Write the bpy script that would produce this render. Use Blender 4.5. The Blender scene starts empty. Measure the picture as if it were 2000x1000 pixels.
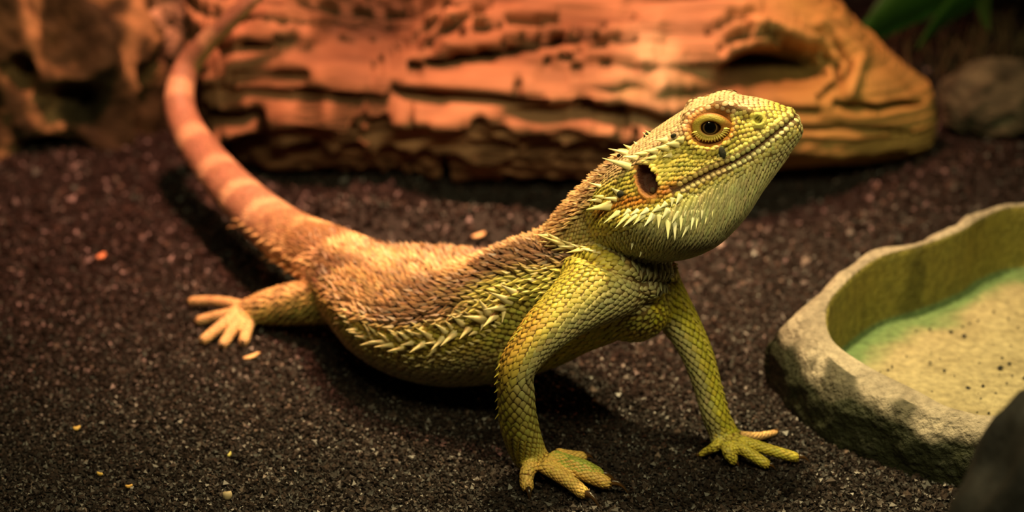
import bpy, math, random
import numpy as np
from mathutils import Vector, Matrix
from mathutils.bvhtree import BVHTree
from mathutils.kdtree import KDTree

# ---------------------------------------------------------------- units
# everything below is worked out in centimetres; CM turns it into metres
CM = 0.01
rng = np.random.default_rng(7)
random.seed(7)
C = bpy.context.scene.collection
scene = bpy.context.scene

# ---------------------------------------------------------------- camera
CAM_H, PITCH, F = 24.0, math.radians(22.0), 3800.0
cam_data = bpy.data.cameras.new('camera')
cam_data.sensor_width = 36.0
cam_data.lens = F / 2000.0 * 36.0
cam_data.clip_start = 0.01
cam_data.clip_end = 20.0
cam_data.dof.use_dof = True
cam_data.dof.focus_distance = 0.482
cam_data.dof.aperture_fstop = 10.0
cam = bpy.data.objects.new('camera', cam_data)
cam.location = (0, 0, CAM_H * CM)
cam.rotation_euler = (math.pi / 2 - PITCH, 0, 0)
C.objects.link(cam)
scene.camera = cam

# ---------------------------------------------------------------- world, lamps, exposure
world = bpy.data.worlds.new('world')
scene.world = world
world.use_nodes = True
bg = world.node_tree.nodes['Background']
bg.inputs['Color'].default_value = (0.75, 0.55, 0.40, 1)
bg.inputs['Strength'].default_value = 0.006
scene.view_settings.view_transform = 'Standard'
scene.view_settings.look = 'None'
scene.view_settings.exposure = 0.0
scene.view_settings.gamma = 1.0
scene.view_settings.use_curve_mapping = False


def spot(name, loc, target, power, color, size, angle=70, blend=0.6):
    d = bpy.data.lights.new(name, 'SPOT')
    d.energy = power
    d.color = color
    d.shadow_soft_size = size * CM
    d.spot_size = math.radians(angle)
    d.spot_blend = blend
    o = bpy.data.objects.new(name, d)
    o.location = Vector(loc) * CM
    o.rotation_euler = (Vector(target) - Vector(loc)).to_track_quat('-Z', 'Y').to_euler()
    C.objects.link(o)
    return o


spot('basking_lamp', (5, 56, 50), (5.0, 49, 0), 18.5, (1.0, 0.76, 0.36), 1.8, 48, 1.0)
spot('heat_lamp', (-4, 51, 43), (-3.5, 67.5, 3), 18.0, (1.0, 0.35, 0.20), 2.0, 66, 1.0)
tl = bpy.data.lights.new('tube_lamp', 'AREA')
tl.shape = 'RECTANGLE'
tl.size, tl.size_y = 0.40, 0.03
tl.energy = 1.3
tl.color = (1.0, 0.86, 0.42)
tlo = bpy.data.objects.new('tube_lamp', tl)
tlo.location = Vector((9, 26, 38)) * CM
tlo.rotation_euler = (Vector((5, 49, 1)) - Vector((9, 26, 38))).to_track_quat('-Z', 'Y').to_euler()
C.objects.link(tlo)

# ---------------------------------------------------------------- small maths helpers
SP, CP = math.sin(PITCH), math.cos(PITCH)


def at(px, py, Y):
    """point seen at pixel (px, py), Y cm away along the ground"""
    x, y = (px - 1000) / F, -(py - 500) / F
    d = np.array([x, CP + y * SP, -SP + y * CP])
    t = Y / d[1]
    return np.array([0, 0, CAM_H]) + d * t


def gp(px, py, z=0.0):
    """point seen at pixel (px, py) at height z"""
    x, y = (px - 1000) / F, -(py - 500) / F
    d = np.array([x, CP + y * SP, -SP + y * CP])
    t = (z - CAM_H) / d[2]
    return np.array([0, 0, CAM_H]) + d * t


def proj(P):
    P = np.asarray(P, float)
    r = P - np.array([0, 0, CAM_H])
    dep = r[..., 1] * CP - r[..., 2] * SP
    up = r[..., 1] * SP + r[..., 2] * CP
    return 1000 + F * r[..., 0] / dep, 500 - F * up / dep


def norm(v):
    v = np.asarray(v, float)
    return v / (np.linalg.norm(v, axis=-1, keepdims=True) + 1e-12)


def _h(ix, iy, iz, seed):
    n = (ix.astype(np.int64) * 374761393 + iy.astype(np.int64) * 668265263 + iz.astype(np.int64) * 2147483647 + seed * 974711)
    n = (n ^ (n >> 13)) & 0xFFFFFFFF
    n = (n * 1274126177) & 0xFFFFFFFF
    n = (n ^ (n >> 16)) & 0xFFFFFFFF
    n = (n * 2246822519) & 0xFFFFFFFF
    n = n ^ (n >> 15)
    return (n & 0xFFFFFF) / float(0xFFFFFF)


def vnoise(P, seed=0):
    P = np.asarray(P, float)
    i = np.floor(P)
    f = P - i
    u = f * f * f * (f * (f * 6 - 15) + 10)
    x, y, z = i[..., 0], i[..., 1], i[..., 2]
    r = 0
    for a in (0, 1):
        for b in (0, 1):
            for c in (0, 1):
                w = (u[..., 0] if a else 1 - u[..., 0]) * (u[..., 1] if b else 1 - u[..., 1]) * (u[..., 2] if c else 1 - u[..., 2])
                r = r + w * _h(x + a, y + b, z + c, seed)
    return r * 2 - 1


def fbm(P, octaves=4, seed=0, gain=0.5):
    P = np.asarray(P, float)
    r, a, t = 0, 1.0, 0
    for k in range(octaves):
        r = r + a * vnoise(P * 2.0 ** k + 17.3 * k, seed + k)
        t += a
        a *= gain
    return r / t


def sstep(a, b, x):
    t = np.clip((x - a) / (b - a), 0, 1)
    return t * t * (3 - 2 * t)


def cr(pts, n, closed=False):
    """Catmull-Rom through pts (rows), n samples"""
    p = np.asarray(pts, float)
    m = len(p)
    if closed:
        t = np.linspace(0, m, n, endpoint=False)
        i = np.floor(t).astype(int)
        idx = [(i - 1) % m, i % m, (i + 1) % m, (i + 2) % m]
    else:
        t = np.linspace(0, m - 1, n)
        i = np.minimum(np.floor(t).astype(int), m - 2)
        idx = [np.maximum(i - 1, 0), i, i + 1, np.minimum(i + 2, m - 1)]
    f = (t - i)[:, None]
    a, b, c, d = (p[k] for k in idx)
    return 0.5 * (2 * b + (c - a) * f + (2 * a - 5 * b + 4 * c - d) * f ** 2 + (3 * b - a - 3 * c + d) * f ** 3)


def seg_dist(q, poly):
    """distance of 2-D points q to a polyline, and parameter 0..1 along it"""
    best = np.full(len(q), 1e9)
    par = np.zeros(len(q))
    n = len(poly) - 1
    for k in range(n):
        a, b = np.array(poly[k][:2], float), np.array(poly[k + 1][:2], float)
        ab = b - a
        t = np.clip(((q - a) @ ab) / (ab @ ab + 1e-9), 0, 1)
        d = np.linalg.norm(q - (a + t[:, None] * ab), axis=1)
        m = d < best
        best[m] = d[m]
        par[m] = (k + t[m]) / n
    return best, par


# ---------------------------------------------------------------- mesh and object helpers
def mesh_from(name, V, faces, mat=None, smooth=True, col=None):
    me = bpy.data.meshes.new(name)
    V = np.asarray(V, np.float32) * CM
    faces = np.asarray(faces, np.int32) if not isinstance(faces, list) else faces
    if isinstance(faces, list):
        me.from_pydata([tuple(v) for v in V.tolist()], [], faces)
    else:
        k = faces.shape[1]
        me.vertices.add(len(V))
        me.vertices.foreach_set('co', V.ravel())
        me.loops.add(faces.size)
        me.loops.foreach_set('vertex_index', faces.ravel())
        me.polygons.add(len(faces))
        me.polygons.foreach_set('loop_start', np.arange(0, faces.size, k, dtype=np.int32))
        me.polygons.foreach_set('loop_total', np.full(len(faces), k, np.int32))
    me.update(calc_edges=True)
    me.validate()
    me.polygons.foreach_set('use_smooth', np.full(len(me.polygons), smooth))
    if col is not None:
        setcol(me, col)
    if mat:
        me.materials.append(mat)
    return me


def setcol(me, col):
    a = me.color_attributes.get('Col') or me.color_attributes.new('Col', 'FLOAT_COLOR', 'POINT')
    c = np.ones((len(me.vertices), 4), np.float32)
    c[:, :3] = np.clip(col, 0, 1)
    a.data.foreach_set('color', c.ravel())


def obj(name, me, parent=None, label=None, cat=None, group=None, kind=None):
    o = bpy.data.objects.new(name, me)
    C.objects.link(o)
    if parent:
        o.parent = parent
    if label:
        o['label'] = label
    if cat:
        o['category'] = cat
    if group:
        o['group'] = group
    if kind:
        o['kind'] = kind
    return o


def grid_faces(nr, ns, close_s=True, off=0):
    i = np.arange(nr - 1)[:, None]
    j = np.arange(ns if close_s else ns - 1)[None, :]
    a = i * ns + j
    b = i * ns + (j + 1) % ns
    return np.stack([a, b, b + ns, a + ns], -1).reshape(-1, 4) + off


def loft(G, cap=True):
    """G (rings, segs, 3) -> verts, faces (list of lists)"""
    nr, ns = G.shape[:2]
    V = G.reshape(-1, 3)
    f = grid_faces(nr, ns).tolist()
    if cap:
        V = np.vstack([V, G[0].mean(0), G[-1].mean(0)])
        a, b = len(V) - 2, len(V) - 1
        for j in range(ns):
            f.append([a, (j + 1) % ns, j])
            f.append([b, (nr - 1) * ns + j, (nr - 1) * ns + (j + 1) % ns])
    return V, f


# ---------------------------------------------------------------- materials
def mat(name, color=None, attr=False, rough=0.6, noise=0.0, nscale=300, bump=0.0, bscale=800, spec=0.5, objcol=False,
        sss=0.0, coat=0.0, ramp=None, rscale=60, rdetail=5, stretch=None):
    m = bpy.data.materials.new(name)
    m.use_nodes = True
    nt = m.node_tree
    b = nt.nodes['Principled BSDF']
    b.inputs['Roughness'].default_value = rough
    b.inputs['Specular IOR Level'].default_value = spec
    b.inputs['Coat Weight'].default_value = coat
    b.inputs['Coat Roughness'].default_value = 0.03
    tc = nt.nodes.new('ShaderNodeTexCoord')
    vec = tc.outputs['Object']
    if stretch:
        mp = nt.nodes.new('ShaderNodeMapping')
        mp.inputs['Scale'].default_value = stretch
        nt.links.new(vec, mp.inputs['Vector'])
        vec = mp.outputs['Vector']
    src = None
    if attr:
        a = nt.nodes.new('ShaderNodeAttribute')
        a.attribute_name = 'Col'
        src = a.outputs['Color']
    elif objcol:
        a = nt.nodes.new('ShaderNodeObjectInfo')
        src = a.outputs['Color']
    elif ramp:
        n = nt.nodes.new('ShaderNodeTexNoise')
        n.inputs['Scale'].default_value = rscale
        n.inputs['Detail'].default_value = rdetail
        nt.links.new(vec, n.inputs['Vector'])
        r = nt.nodes.new('ShaderNodeValToRGB')
        el = r.color_ramp.elements
        while len(el) < len(ramp):
            el.new(0.5)
        for e, (p, c) in zip(el, ramp):
            e.position = p
            e.color = (*c, 1)
        nt.links.new(n.outputs['Fac'], r.inputs['Fac'])
        src = r.outputs['Color']
    else:
        b.inputs['Base Color'].default_value = (*color, 1)
    if noise and src is not None:
        n = nt.nodes.new('ShaderNodeTexNoise')
        n.inputs['Scale'].default_value = nscale
        n.inputs['Detail'].default_value = 4
        nt.links.new(vec, n.inputs['Vector'])
        mr = nt.nodes.new('ShaderNodeMapRange')
        mr.inputs['From Min'].default_value = 0.3
        mr.inputs['From Max'].default_value = 0.7
        mr.inputs['To Min'].default_value = 1 - noise
        mr.inputs['To Max'].default_value = 1 + noise
        nt.links.new(n.outputs['Fac'], mr.inputs['Value'])
        mx = nt.nodes.new('ShaderNodeVectorMath')
        mx.operation = 'SCALE'
        nt.links.new(src, mx.inputs[0])
        nt.links.new(mr.outputs['Result'], mx.inputs['Scale'])
        src = mx.outputs['Vector']
    if src is not None:
        nt.links.new(src, b.inputs['Base Color'])
    if bump:
        n = nt.nodes.new('ShaderNodeTexNoise')
        n.inputs['Scale'].default_value = bscale
        n.inputs['Detail'].default_value = 6
        nt.links.new(vec, n.inputs['Vector'])
        bp = nt.nodes.new('ShaderNodeBump')
        bp.inputs['Strength'].default_value = bump
        bp.inputs['Distance'].default_value = 0.002
        nt.links.new(n.outputs['Fac'], bp.inputs['Height'])
        nt.links.new(bp.outputs['Normal'], b.inputs['Normal'])
    if sss:
        b.inputs['Subsurface Weight'].default_value = sss
        b.inputs['Subsurface Radius'].default_value = (0.002, 0.001, 0.0005)
    return m


M_SKIN = mat('dragon_skin', attr=True, rough=0.62, noise=0.15, nscale=700, bump=0.25, bscale=2500, spec=0.35)
M_SCALE = mat('dragon_scale', attr=True, rough=0.48, noise=0.12, nscale=900, spec=0.42)
M_SCALE1 = mat('dragon_scale_single', objcol=True, rough=0.48, noise=0.12, nscale=900, spec=0.42)
M_SPIKE = mat('dragon_spike', objcol=True, rough=0.42, noise=0.12, nscale=900, spec=0.45)
M_CLAW = mat('claw_horn', attr=True, rough=0.25, spec=0.6)
M_EYE = mat('eye_ball', attr=True, rough=0.08, spec=0.7, coat=1.0)
M_LID = mat('eye_lid', attr=True, rough=0.5, spec=0.4, bump=0.2, bscale=2500)
M_GRIT = mat('substrate_grit', attr=True, rough=0.40, spec=0.36)
M_FLOOR = mat('substrate_bed', ramp=[(0.3, (0.008, 0.006, 0.006)), (0.7, (0.026, 0.020, 0.018))], rscale=900, rough=0.7,
              bump=1.0, bscale=900)
M_LOG = mat('weathered_wood', attr=True, rough=0.75, noise=0.22, nscale=120, bump=0.55, bscale=260, spec=0.25, stretch=(0.25, 1, 1))
M_ROCK = mat('rock', attr=True, rough=0.85, noise=0.3, nscale=150, bump=0.8, bscale=200, spec=0.2)
M_DISH = mat('stoneware_dish', attr=True, rough=0.7, noise=0.28, nscale=420, bump=0.8, bscale=600, spec=0.3)
M_BLACK = mat('black_stone', ramp=[(0.3, (0.004, 0.004, 0.004)), (0.7, (0.012, 0.011, 0.010))], rscale=80, rough=0.7, bump=0.4, bscale=200)
M_WALL = mat('terrarium_wall', ramp=[(0.35, (0.010, 0.008, 0.006)), (0.7, (0.035, 0.028, 0.018))], rscale=25, rough=0.9, bump=0.6, bscale=60)
M_LEAF = mat('leaf', attr=True, rough=0.45, spec=0.4, noise=0.2, nscale=100)
M_FLAKE = mat('flake', objcol=True, rough=0.6, noise=0.2, nscale=500)
M_STRAW = mat('straw', attr=True, rough=0.7)

# ---------------------------------------------------------------- floor
def ground(x, y):
    x, y = np.asarray(x, float), np.asarray(y, float)
    P = np.stack([x * 0.11, y * 0.11, x * 0], -1)
    und = 0.55 * fbm(P, 3, 5)
    far = sstep(53, 58, y)
    z = und * (0.25 + 0.75 * far) - 0.05
    z = z + 1.05 * sstep(-9, -6, x) * sstep(3.5, 0.5, x) * 1.2 * np.exp(-((y - 61.0 + 0.28 * (x + 3)) / 1.25) ** 2)
    z = z - 2.3 * sstep(-4.5, -1.5, x) * sstep(14, 10, x) * np.exp(-((y - 65.2) / 1.7) ** 2)
    z = z + 1.3 * np.exp(-(((x - 18) / 3.0) ** 2 + ((y - 66) / 3.5) ** 2))
    # the flat patches the animal stands on
    for (fx, fy, r) in ((1.2, 44.0, 2.2), (6.2, 45.6, 2.2), (-8.2, 52.5, 2.5), (-2.0, 49.5, 3.5)):
        w = np.exp(-(((x - fx) ** 2 + (y - fy) ** 2) / r ** 2))
        z = z * (1 - w)
    return z


nx, ny = 170, 170
gx, gy = np.meshgrid(np.linspace(-40, 45, nx), np.linspace(18, 103, ny))
gz = ground(gx, gy) - 0.06
V = np.stack([gx, gy, gz], -1).reshape(-1, 3)
floor = obj('floor', mesh_from('floor', V, grid_faces(ny, nx, False), M_FLOOR), kind='structure')


def slab(name, lo, hi, m):
    lo, hi = np.array(lo, float), np.array(hi, float)
    V = np.array([[(lo, hi)[i][0], (lo, hi)[j][1], (lo, hi)[k][2]] for i in (0, 1) for j in (0, 1) for k in (0, 1)])
    f = [[0, 1, 3, 2], [4, 6, 7, 5], [0, 4, 5, 1], [2, 3, 7, 6], [0, 2, 6, 4], [1, 5, 7, 3]]
    return obj(name, mesh_from(name, V, f, m, smooth=False), kind='structure')


slab('wall_back', (-41, 102, -2), (46, 104, 45), M_WALL)
slab('wall_left', (-43, 18, -2), (-41, 104, 45), M_WALL)
slab('wall_right', (45, 18, -2), (47, 104, 45), M_WALL)

# ---------------------------------------------------------------- log
def build_log():
    ctl = np.array([  # x, centre Y, centre z, radius Y, radius z
        [-12.3, 71.5, 4.6, 0.6, 1.0], [-11.9, 71.3, 4.6, 2.6, 3.0], [-11.0, 71.0, 4.7, 3.8, 4.6], [-9.0, 70.7, 5.0, 4.3, 5.2],
        [-6.0, 70.6, 4.6, 4.4, 4.9], [-3.0, 70.4, 4.3, 4.3, 4.5], [0, 70.2, 4.1, 4.2, 4.3], [3, 70.0, 4.0, 4.1, 4.2],
        [6, 69.8, 4.0, 4.0, 4.2], [9, 69.8, 3.9, 4.0, 4.0], [11.5, 69.8, 3.15, 3.8, 3.15], [13.2, 69.8, 2.4, 3.3, 2.4],
        [14.6, 69.8, 1.75, 2.6, 1.75], [15.5, 69.8, 1.45, 1.7, 1.45], [15.9, 69.8, 1.2, 0.5, 0.5]])
    nr, ns = 620, 260
    c = cr(ctl, nr)
    # front half gets most of the segments
    t = np.linspace(0, 1, ns, endpoint=False)
    phi = -math.pi / 2 + 2 * math.pi * (t + 0.10 * np.sin(2 * math.pi * t) / 1.0)   # phi = -90 deg faces the camera
    phi = -math.pi / 2 + (phi + math.pi / 2)
    cy, sz = np.cos(phi + math.pi / 2), None
    # direction: phi=-90 -> towards camera (-Y)
    dy, dz = np.sin(phi), np.cos(phi)
    G = np.zeros((nr, ns, 3))
    G[..., 0] = c[:, 0][:, None]
    G[..., 1] = c[:, 1][:, None] + c[:, 3][:, None] * dy[None]
    zc = np.minimum(c[:, 2], 2.3)[:, None]              # fuller low down than up high
    up_, dn_ = (c[:, 2] + c[:, 4])[:, None] - zc, zc - np.minimum((c[:, 2] - c[:, 4])[:, None], zc - 0.3)
    G[..., 2] = zc + np.where(dz[None] > 0, up_, dn_) * dz[None]
    G[0] = G[0].mean(0)
    G[-1] = G[-1].mean(0)
    V = G.reshape(-1, 3)
    ctr = np.repeat(np.stack([c[:, 0], c[:, 1], c[:, 2]], -1), ns, 0)
    nrm = norm((V - ctr) * np.array([0, 1, 1]) + np.array([1e-6, 0, 0]))
    endk = np.repeat(np.clip(np.minimum(np.arange(nr), nr - 1 - np.arange(nr)) / 25.0, 0, 1), ns)
    x, y, z = V.T
    ang = np.repeat(phi[None], nr, 0).ravel()
    v = ang * 4.2
    # long fibres, bent round a slow warp
    vz = np.where(z < 2.3, z * 1.15, 2.65 + (z - 2.3) * 1.0) * 1.25
    q = np.stack([x * 0.040, vz + 0.9 * fbm(np.stack([x * 0.07, vz * 0.15, 0 * x], -1), 2, 31) + 0.05 * x, 0 * x + (y > 70.5) * 7.5], -1)
    d = np.zeros(len(V))
    r1 = 1 - np.abs(vnoise(q * np.array([1.0, 0.9, 1]) + 3.1, 41))
    r2 = (1 - np.abs(vnoise(q * np.array([1.6, 1.9, 1]) + 9.7, 42))) ** 2
    r3 = (1 - np.abs(vnoise(q * np.array([2.6, 4.6, 1]) + 5.7, 43))) ** 2
    r4 = (1 - np.abs(vnoise(q * np.array([4.5, 11.0, 1]) + 1.7, 47))) ** 2
    calm = 1 - 0.72 * sstep(6.5, 10.5, x)
    d += 0.18 * (r1 - 0.6) + calm * (0.75 * (r2 - 0.5) + 0.62 * (r3 - 0.5) + 0.26 * (r4 - 0.5))
    d += 0.5 * fbm(V * 0.16, 3, 44)
    # the big clefts and ribs seen in the wood, as lines on its front
    front = (dy < 0.1)[None].repeat(nr, 0).ravel()
    px, py = proj(V)
    q2 = np.stack([px, py], -1)
    clefts = [  # polyline, half width px, depth cm
        ([(380, 238), (450, 226), (530, 220)], 13, 1.0), ([(430, 263), (560, 256), (690, 244)], 6, 0.8),
        ([(400, 296), (540, 294), (680, 288)], 8, 0.8), ([(660, 219), (730, 216), (810, 204)], 6, 0.7),
        ([(560, 203), (680, 198), (775, 176), (877, 183), (980, 181), (1110, 196)], 9, 0.7),
        ([(800, 131), (886, 122), (978, 107), (1075, 86), (1180, 62)], 10, 0.8),
        ([(905, 222), (1000, 244), (1093, 274), (1190, 290)], 10, 0.8),
        ([(1120, 180), (1185, 218), (1245, 250)], 10, 0.8), ([(417, 102), (518, 92), (610, 74)], 6, 0.5),
        ([(440, 150), (560, 152), (650, 140)], 4, 0.3), ([(900, 60), (1000, 38), (1120, 22), (1250, 20)], 6, 0.5),
        ([(980, 85), (1090, 60), (1200, 38)], 4, 0.4), ([(1060, 120), (1160, 92), (1260, 70)], 5, 0.4),
                ([(720, 150), (800, 85), (850, 30), (880, -20)], 7, 0.4), ([(820, 95), (890, 40), (960, -10)], 9, 0.6),
        ([(1405, 95), (1450, 70), (1510, 60)], 8, 0.5), ([(1380, 60), (1430, 30), (1500, 10)], 7, 0.4),
         ([(1500, 55), (1545, 85), (1595, 100)], 9, 0.6),
        ([(1600, 90), (1640, 120), (1640, 165), (1600, 190)], 7, 0.5), ([(1560, 30), (1630, 70), (1665, 120), (1640, 180)], 5, 0.4),
        ([(1630, 205), (1720, 212), (1800, 196)], 8, 0.6), ([(1560, 255), (1680, 250), (1790, 262)], 5, 0.35),
        ([(1540, 305), (1640, 300), (1780, 298)], 5, 0.35), ([(1480, 185), (1560, 175), (1620, 150)], 6, 0.5),
        ([(1450, 215), (1600, 225)], 6, 0.4), ([(700, 330), (830, 335), (960, 352)], 12, 0.35),
        ([(860, 300), (880, 325), (850, 345)], 8, 0.4), ([(1000, 155), (1100, 148), (1200, 120)], 4, 0.35)]
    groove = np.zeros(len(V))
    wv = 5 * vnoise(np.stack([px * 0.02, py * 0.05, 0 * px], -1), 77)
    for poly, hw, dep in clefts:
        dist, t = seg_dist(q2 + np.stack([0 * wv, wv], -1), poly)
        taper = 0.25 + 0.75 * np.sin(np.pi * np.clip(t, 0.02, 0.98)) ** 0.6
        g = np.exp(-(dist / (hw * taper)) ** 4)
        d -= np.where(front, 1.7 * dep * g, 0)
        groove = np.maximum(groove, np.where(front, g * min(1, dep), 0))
    for poly, hw, h in [([(560, 215), (700, 208), (800, 160), (900, 160), (1060, 165), (1200, 165)], 16, 0.45),
                        ([(420, 246), (560, 238), (760, 212), (900, 205), (1060, 195), (1150, 225)], 14, 0.5),
                        ([(850, 215), (960, 235), (1100, 270)], 12, 0.35), ([(860, 90), (1000, 62), (1200, 48)], 13, 0.4),
                        ([(1610, 40), (1690, 100), (1660, 180)], 14, 0.4), ([(1470, 40), (1540, 60), (1600, 75)], 12, 0.5),
                        ([(1250, 95), (1290, 150), (1270, 220)], 40, 0.5)]:
        dist, t = seg_dist(q2, poly)
        d += np.where(front, h * np.exp(-(dist / hw) ** 2), 0)
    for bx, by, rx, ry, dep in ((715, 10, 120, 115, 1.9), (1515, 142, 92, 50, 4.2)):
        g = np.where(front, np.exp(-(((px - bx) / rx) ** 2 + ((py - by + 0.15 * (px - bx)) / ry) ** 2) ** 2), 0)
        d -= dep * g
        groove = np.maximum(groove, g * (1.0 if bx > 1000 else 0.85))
    # rough splintered patch
    pk = np.exp(-(((px - 1275) / 70) ** 2 + ((py - 150) / 90) ** 2)) * front
    d += pk * 0.5 * fbm(V * 1.6, 3, 55)
    V = V + nrm * (d * endk)[:, None]
    V[:, 2] = np.maximum(V[:, 2], ground(V[:, 0], V[:, 1]) - 0.35)
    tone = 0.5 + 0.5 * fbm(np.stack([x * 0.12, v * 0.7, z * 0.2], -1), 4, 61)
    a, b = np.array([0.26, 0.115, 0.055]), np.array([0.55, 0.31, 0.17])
    colr = (a + (b - a) * np.clip(tone * 1.1, 0, 1)[:, None]) * (1 - calm * 0.45 * (1 - r3))[:, None] * (1 - calm * 0.25 * (1 - r4))[:, None]  # fibre valleys darkened in the colour: painted shade along with the grain
    pale = (pk * (0.5 + 0.5 * fbm(V * 1.3, 3, 12)))[:, None]
    colr = colr * (1 - pale) + np.array([0.72, 0.58, 0.36]) * pale
    moss = np.clip(fbm(V * np.array([0.2, 0.5, 0.5]), 4, 66) * 2.4 - 0.75, 0, 1)[:, None] * 0.5
    colr = colr * (1 - moss) + np.array([0.16, 0.15, 0.04]) * moss
    ol = (sstep(6.5, 12.5, x + 1.2 * fbm(V * 0.3, 3, 68)) * 0.75)[:, None]
    colr = colr * (1 - ol) + (np.array([0.30, 0.20, 0.045]) + np.array([0.22, 0.17, 0.05]) * np.clip(tone, 0, 1)[:, None]) * ol
    colr = colr * (1 - 0.88 * groove[:, None])      # shade painted into the clefts, the recess and the hollow
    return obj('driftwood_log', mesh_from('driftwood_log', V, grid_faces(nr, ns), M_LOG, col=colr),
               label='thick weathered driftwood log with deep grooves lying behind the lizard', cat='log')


build_log()

# ---------------------------------------------------------------- rocks
def ico(sub):
    import bmesh
    bm = bmesh.new()
    bmesh.ops.create_icosphere(bm, subdivisions=sub, radius=1)
    V = np.array([v.co[:] for v in bm.verts])
    f = np.array([[v.index for v in p.verts] for p in bm.faces], np.int32)
    bm.free()
    return V, f


def rock(name, c, r, label, cat, cols, seed, amp=0.35, freq=1.3, holes=(), ridge=0.3, sub=6, veins=0.0):
    V, f = ico(sub)
    r = np.array(r, float)
    d = amp * fbm(V * freq + seed * 3.3, 6, seed, 0.62) + ridge * (0.5 - np.abs(vnoise(V * freq * 1.7 + seed, seed + 9))) + 0.4 * ridge * (0.5 - np.abs(fbm(V * freq * 4.5 + seed, 3, seed + 19)))
    P = V * r * (1 + d)[:, None] + np.array(c, float)
    px, py = proj(P)
    dark = np.zeros(len(P))
    for (hx, hy, hr, hs, dep) in holes:
        g = np.exp(-((((px - hx) / hr) ** 2 + ((py - hy) / hs) ** 2) ** 1.5)) * (V[:, 1] < 0)
        P[:, 1] += dep * g
        dark = np.maximum(dark, g)
    P[:, 2] = np.maximum(P[:, 2], ground(P[:, 0], P[:, 1]) - 0.5)
    t = np.clip(0.5 + 0.9 * fbm(V * 2.3 + seed, 4, seed + 21), 0, 1)[:, None]
    t2 = np.clip(fbm(V * 1.6 + 7 + seed, 4, seed + 33) * 2.2, 0, 1)[:, None]
    colr = np.array(cols[0]) * (1 - t) + np.array(cols[1]) * t
    colr = colr * (1 - t2) + np.array(cols[2]) * t2
    vein = sstep(0.86, 0.985, 1 - np.abs(fbm(V * freq * 1.3 + 5 + seed, 4, seed + 41)))[:, None] * veins
    colr = colr * (1 - vein) + np.array((0.58, 0.36, 0.17)) * vein
    return obj(name, mesh_from(name, P, f, M_ROCK, col=colr), label=label, cat=cat)


tan, moss, brown = (0.50, 0.33, 0.20), (0.10, 0.085, 0.03), (0.05, 0.035, 0.022)
rock('cave_rock', at(60, 190, 73), (4.6, 3.0, 6.0), 'dark mossy rock with a hollow at its foot beside the log end', 'rock',
     ((0.025, 0.018, 0.012), (0.075, 0.055, 0.022), (0.022, 0.020, 0.009)), 3, 0.45, 1.4, holes=((95, 325, 70, 40, 4.5), (35, 150, 26, 30, 2.5), (140, 200, 40, 30, 1.5)), veins=0.5, ridge=0.6)
rock('bark_rock', at(380, 25, 75.5), (2.3, 1.8, 2.3), 'rough tan rock rising behind the lizard tail tip', 'rock',
     ((0.22, 0.15, 0.10), (0.52, 0.37, 0.24), (0.10, 0.075, 0.05)), 8, 0.3, 1.8, ridge=0.55)
rock('mossy_rock', at(255, 215, 74.5), (2.2, 1.7, 2.6), 'dark olive mossy rock between the hollow rock and tan rock', 'rock',
     ((0.012, 0.010, 0.007), (0.05, 0.04, 0.016), (0.02, 0.02, 0.008)), 13, 0.4, 1.6, veins=0.08)
rock('grey_stone', at(1955, 192, 73), (2.3, 1.6, 1.5), 'grey green stone beyond the tapered log end', 'stone',
     ((0.05, 0.05, 0.035), (0.15, 0.14, 0.09), (0.03, 0.03, 0.018)), 17, 0.22, 1.2, ridge=0.15)

# ---------------------------------------------------------------- stone dish
DISH_C = np.array([15.6, 50.0])


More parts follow.
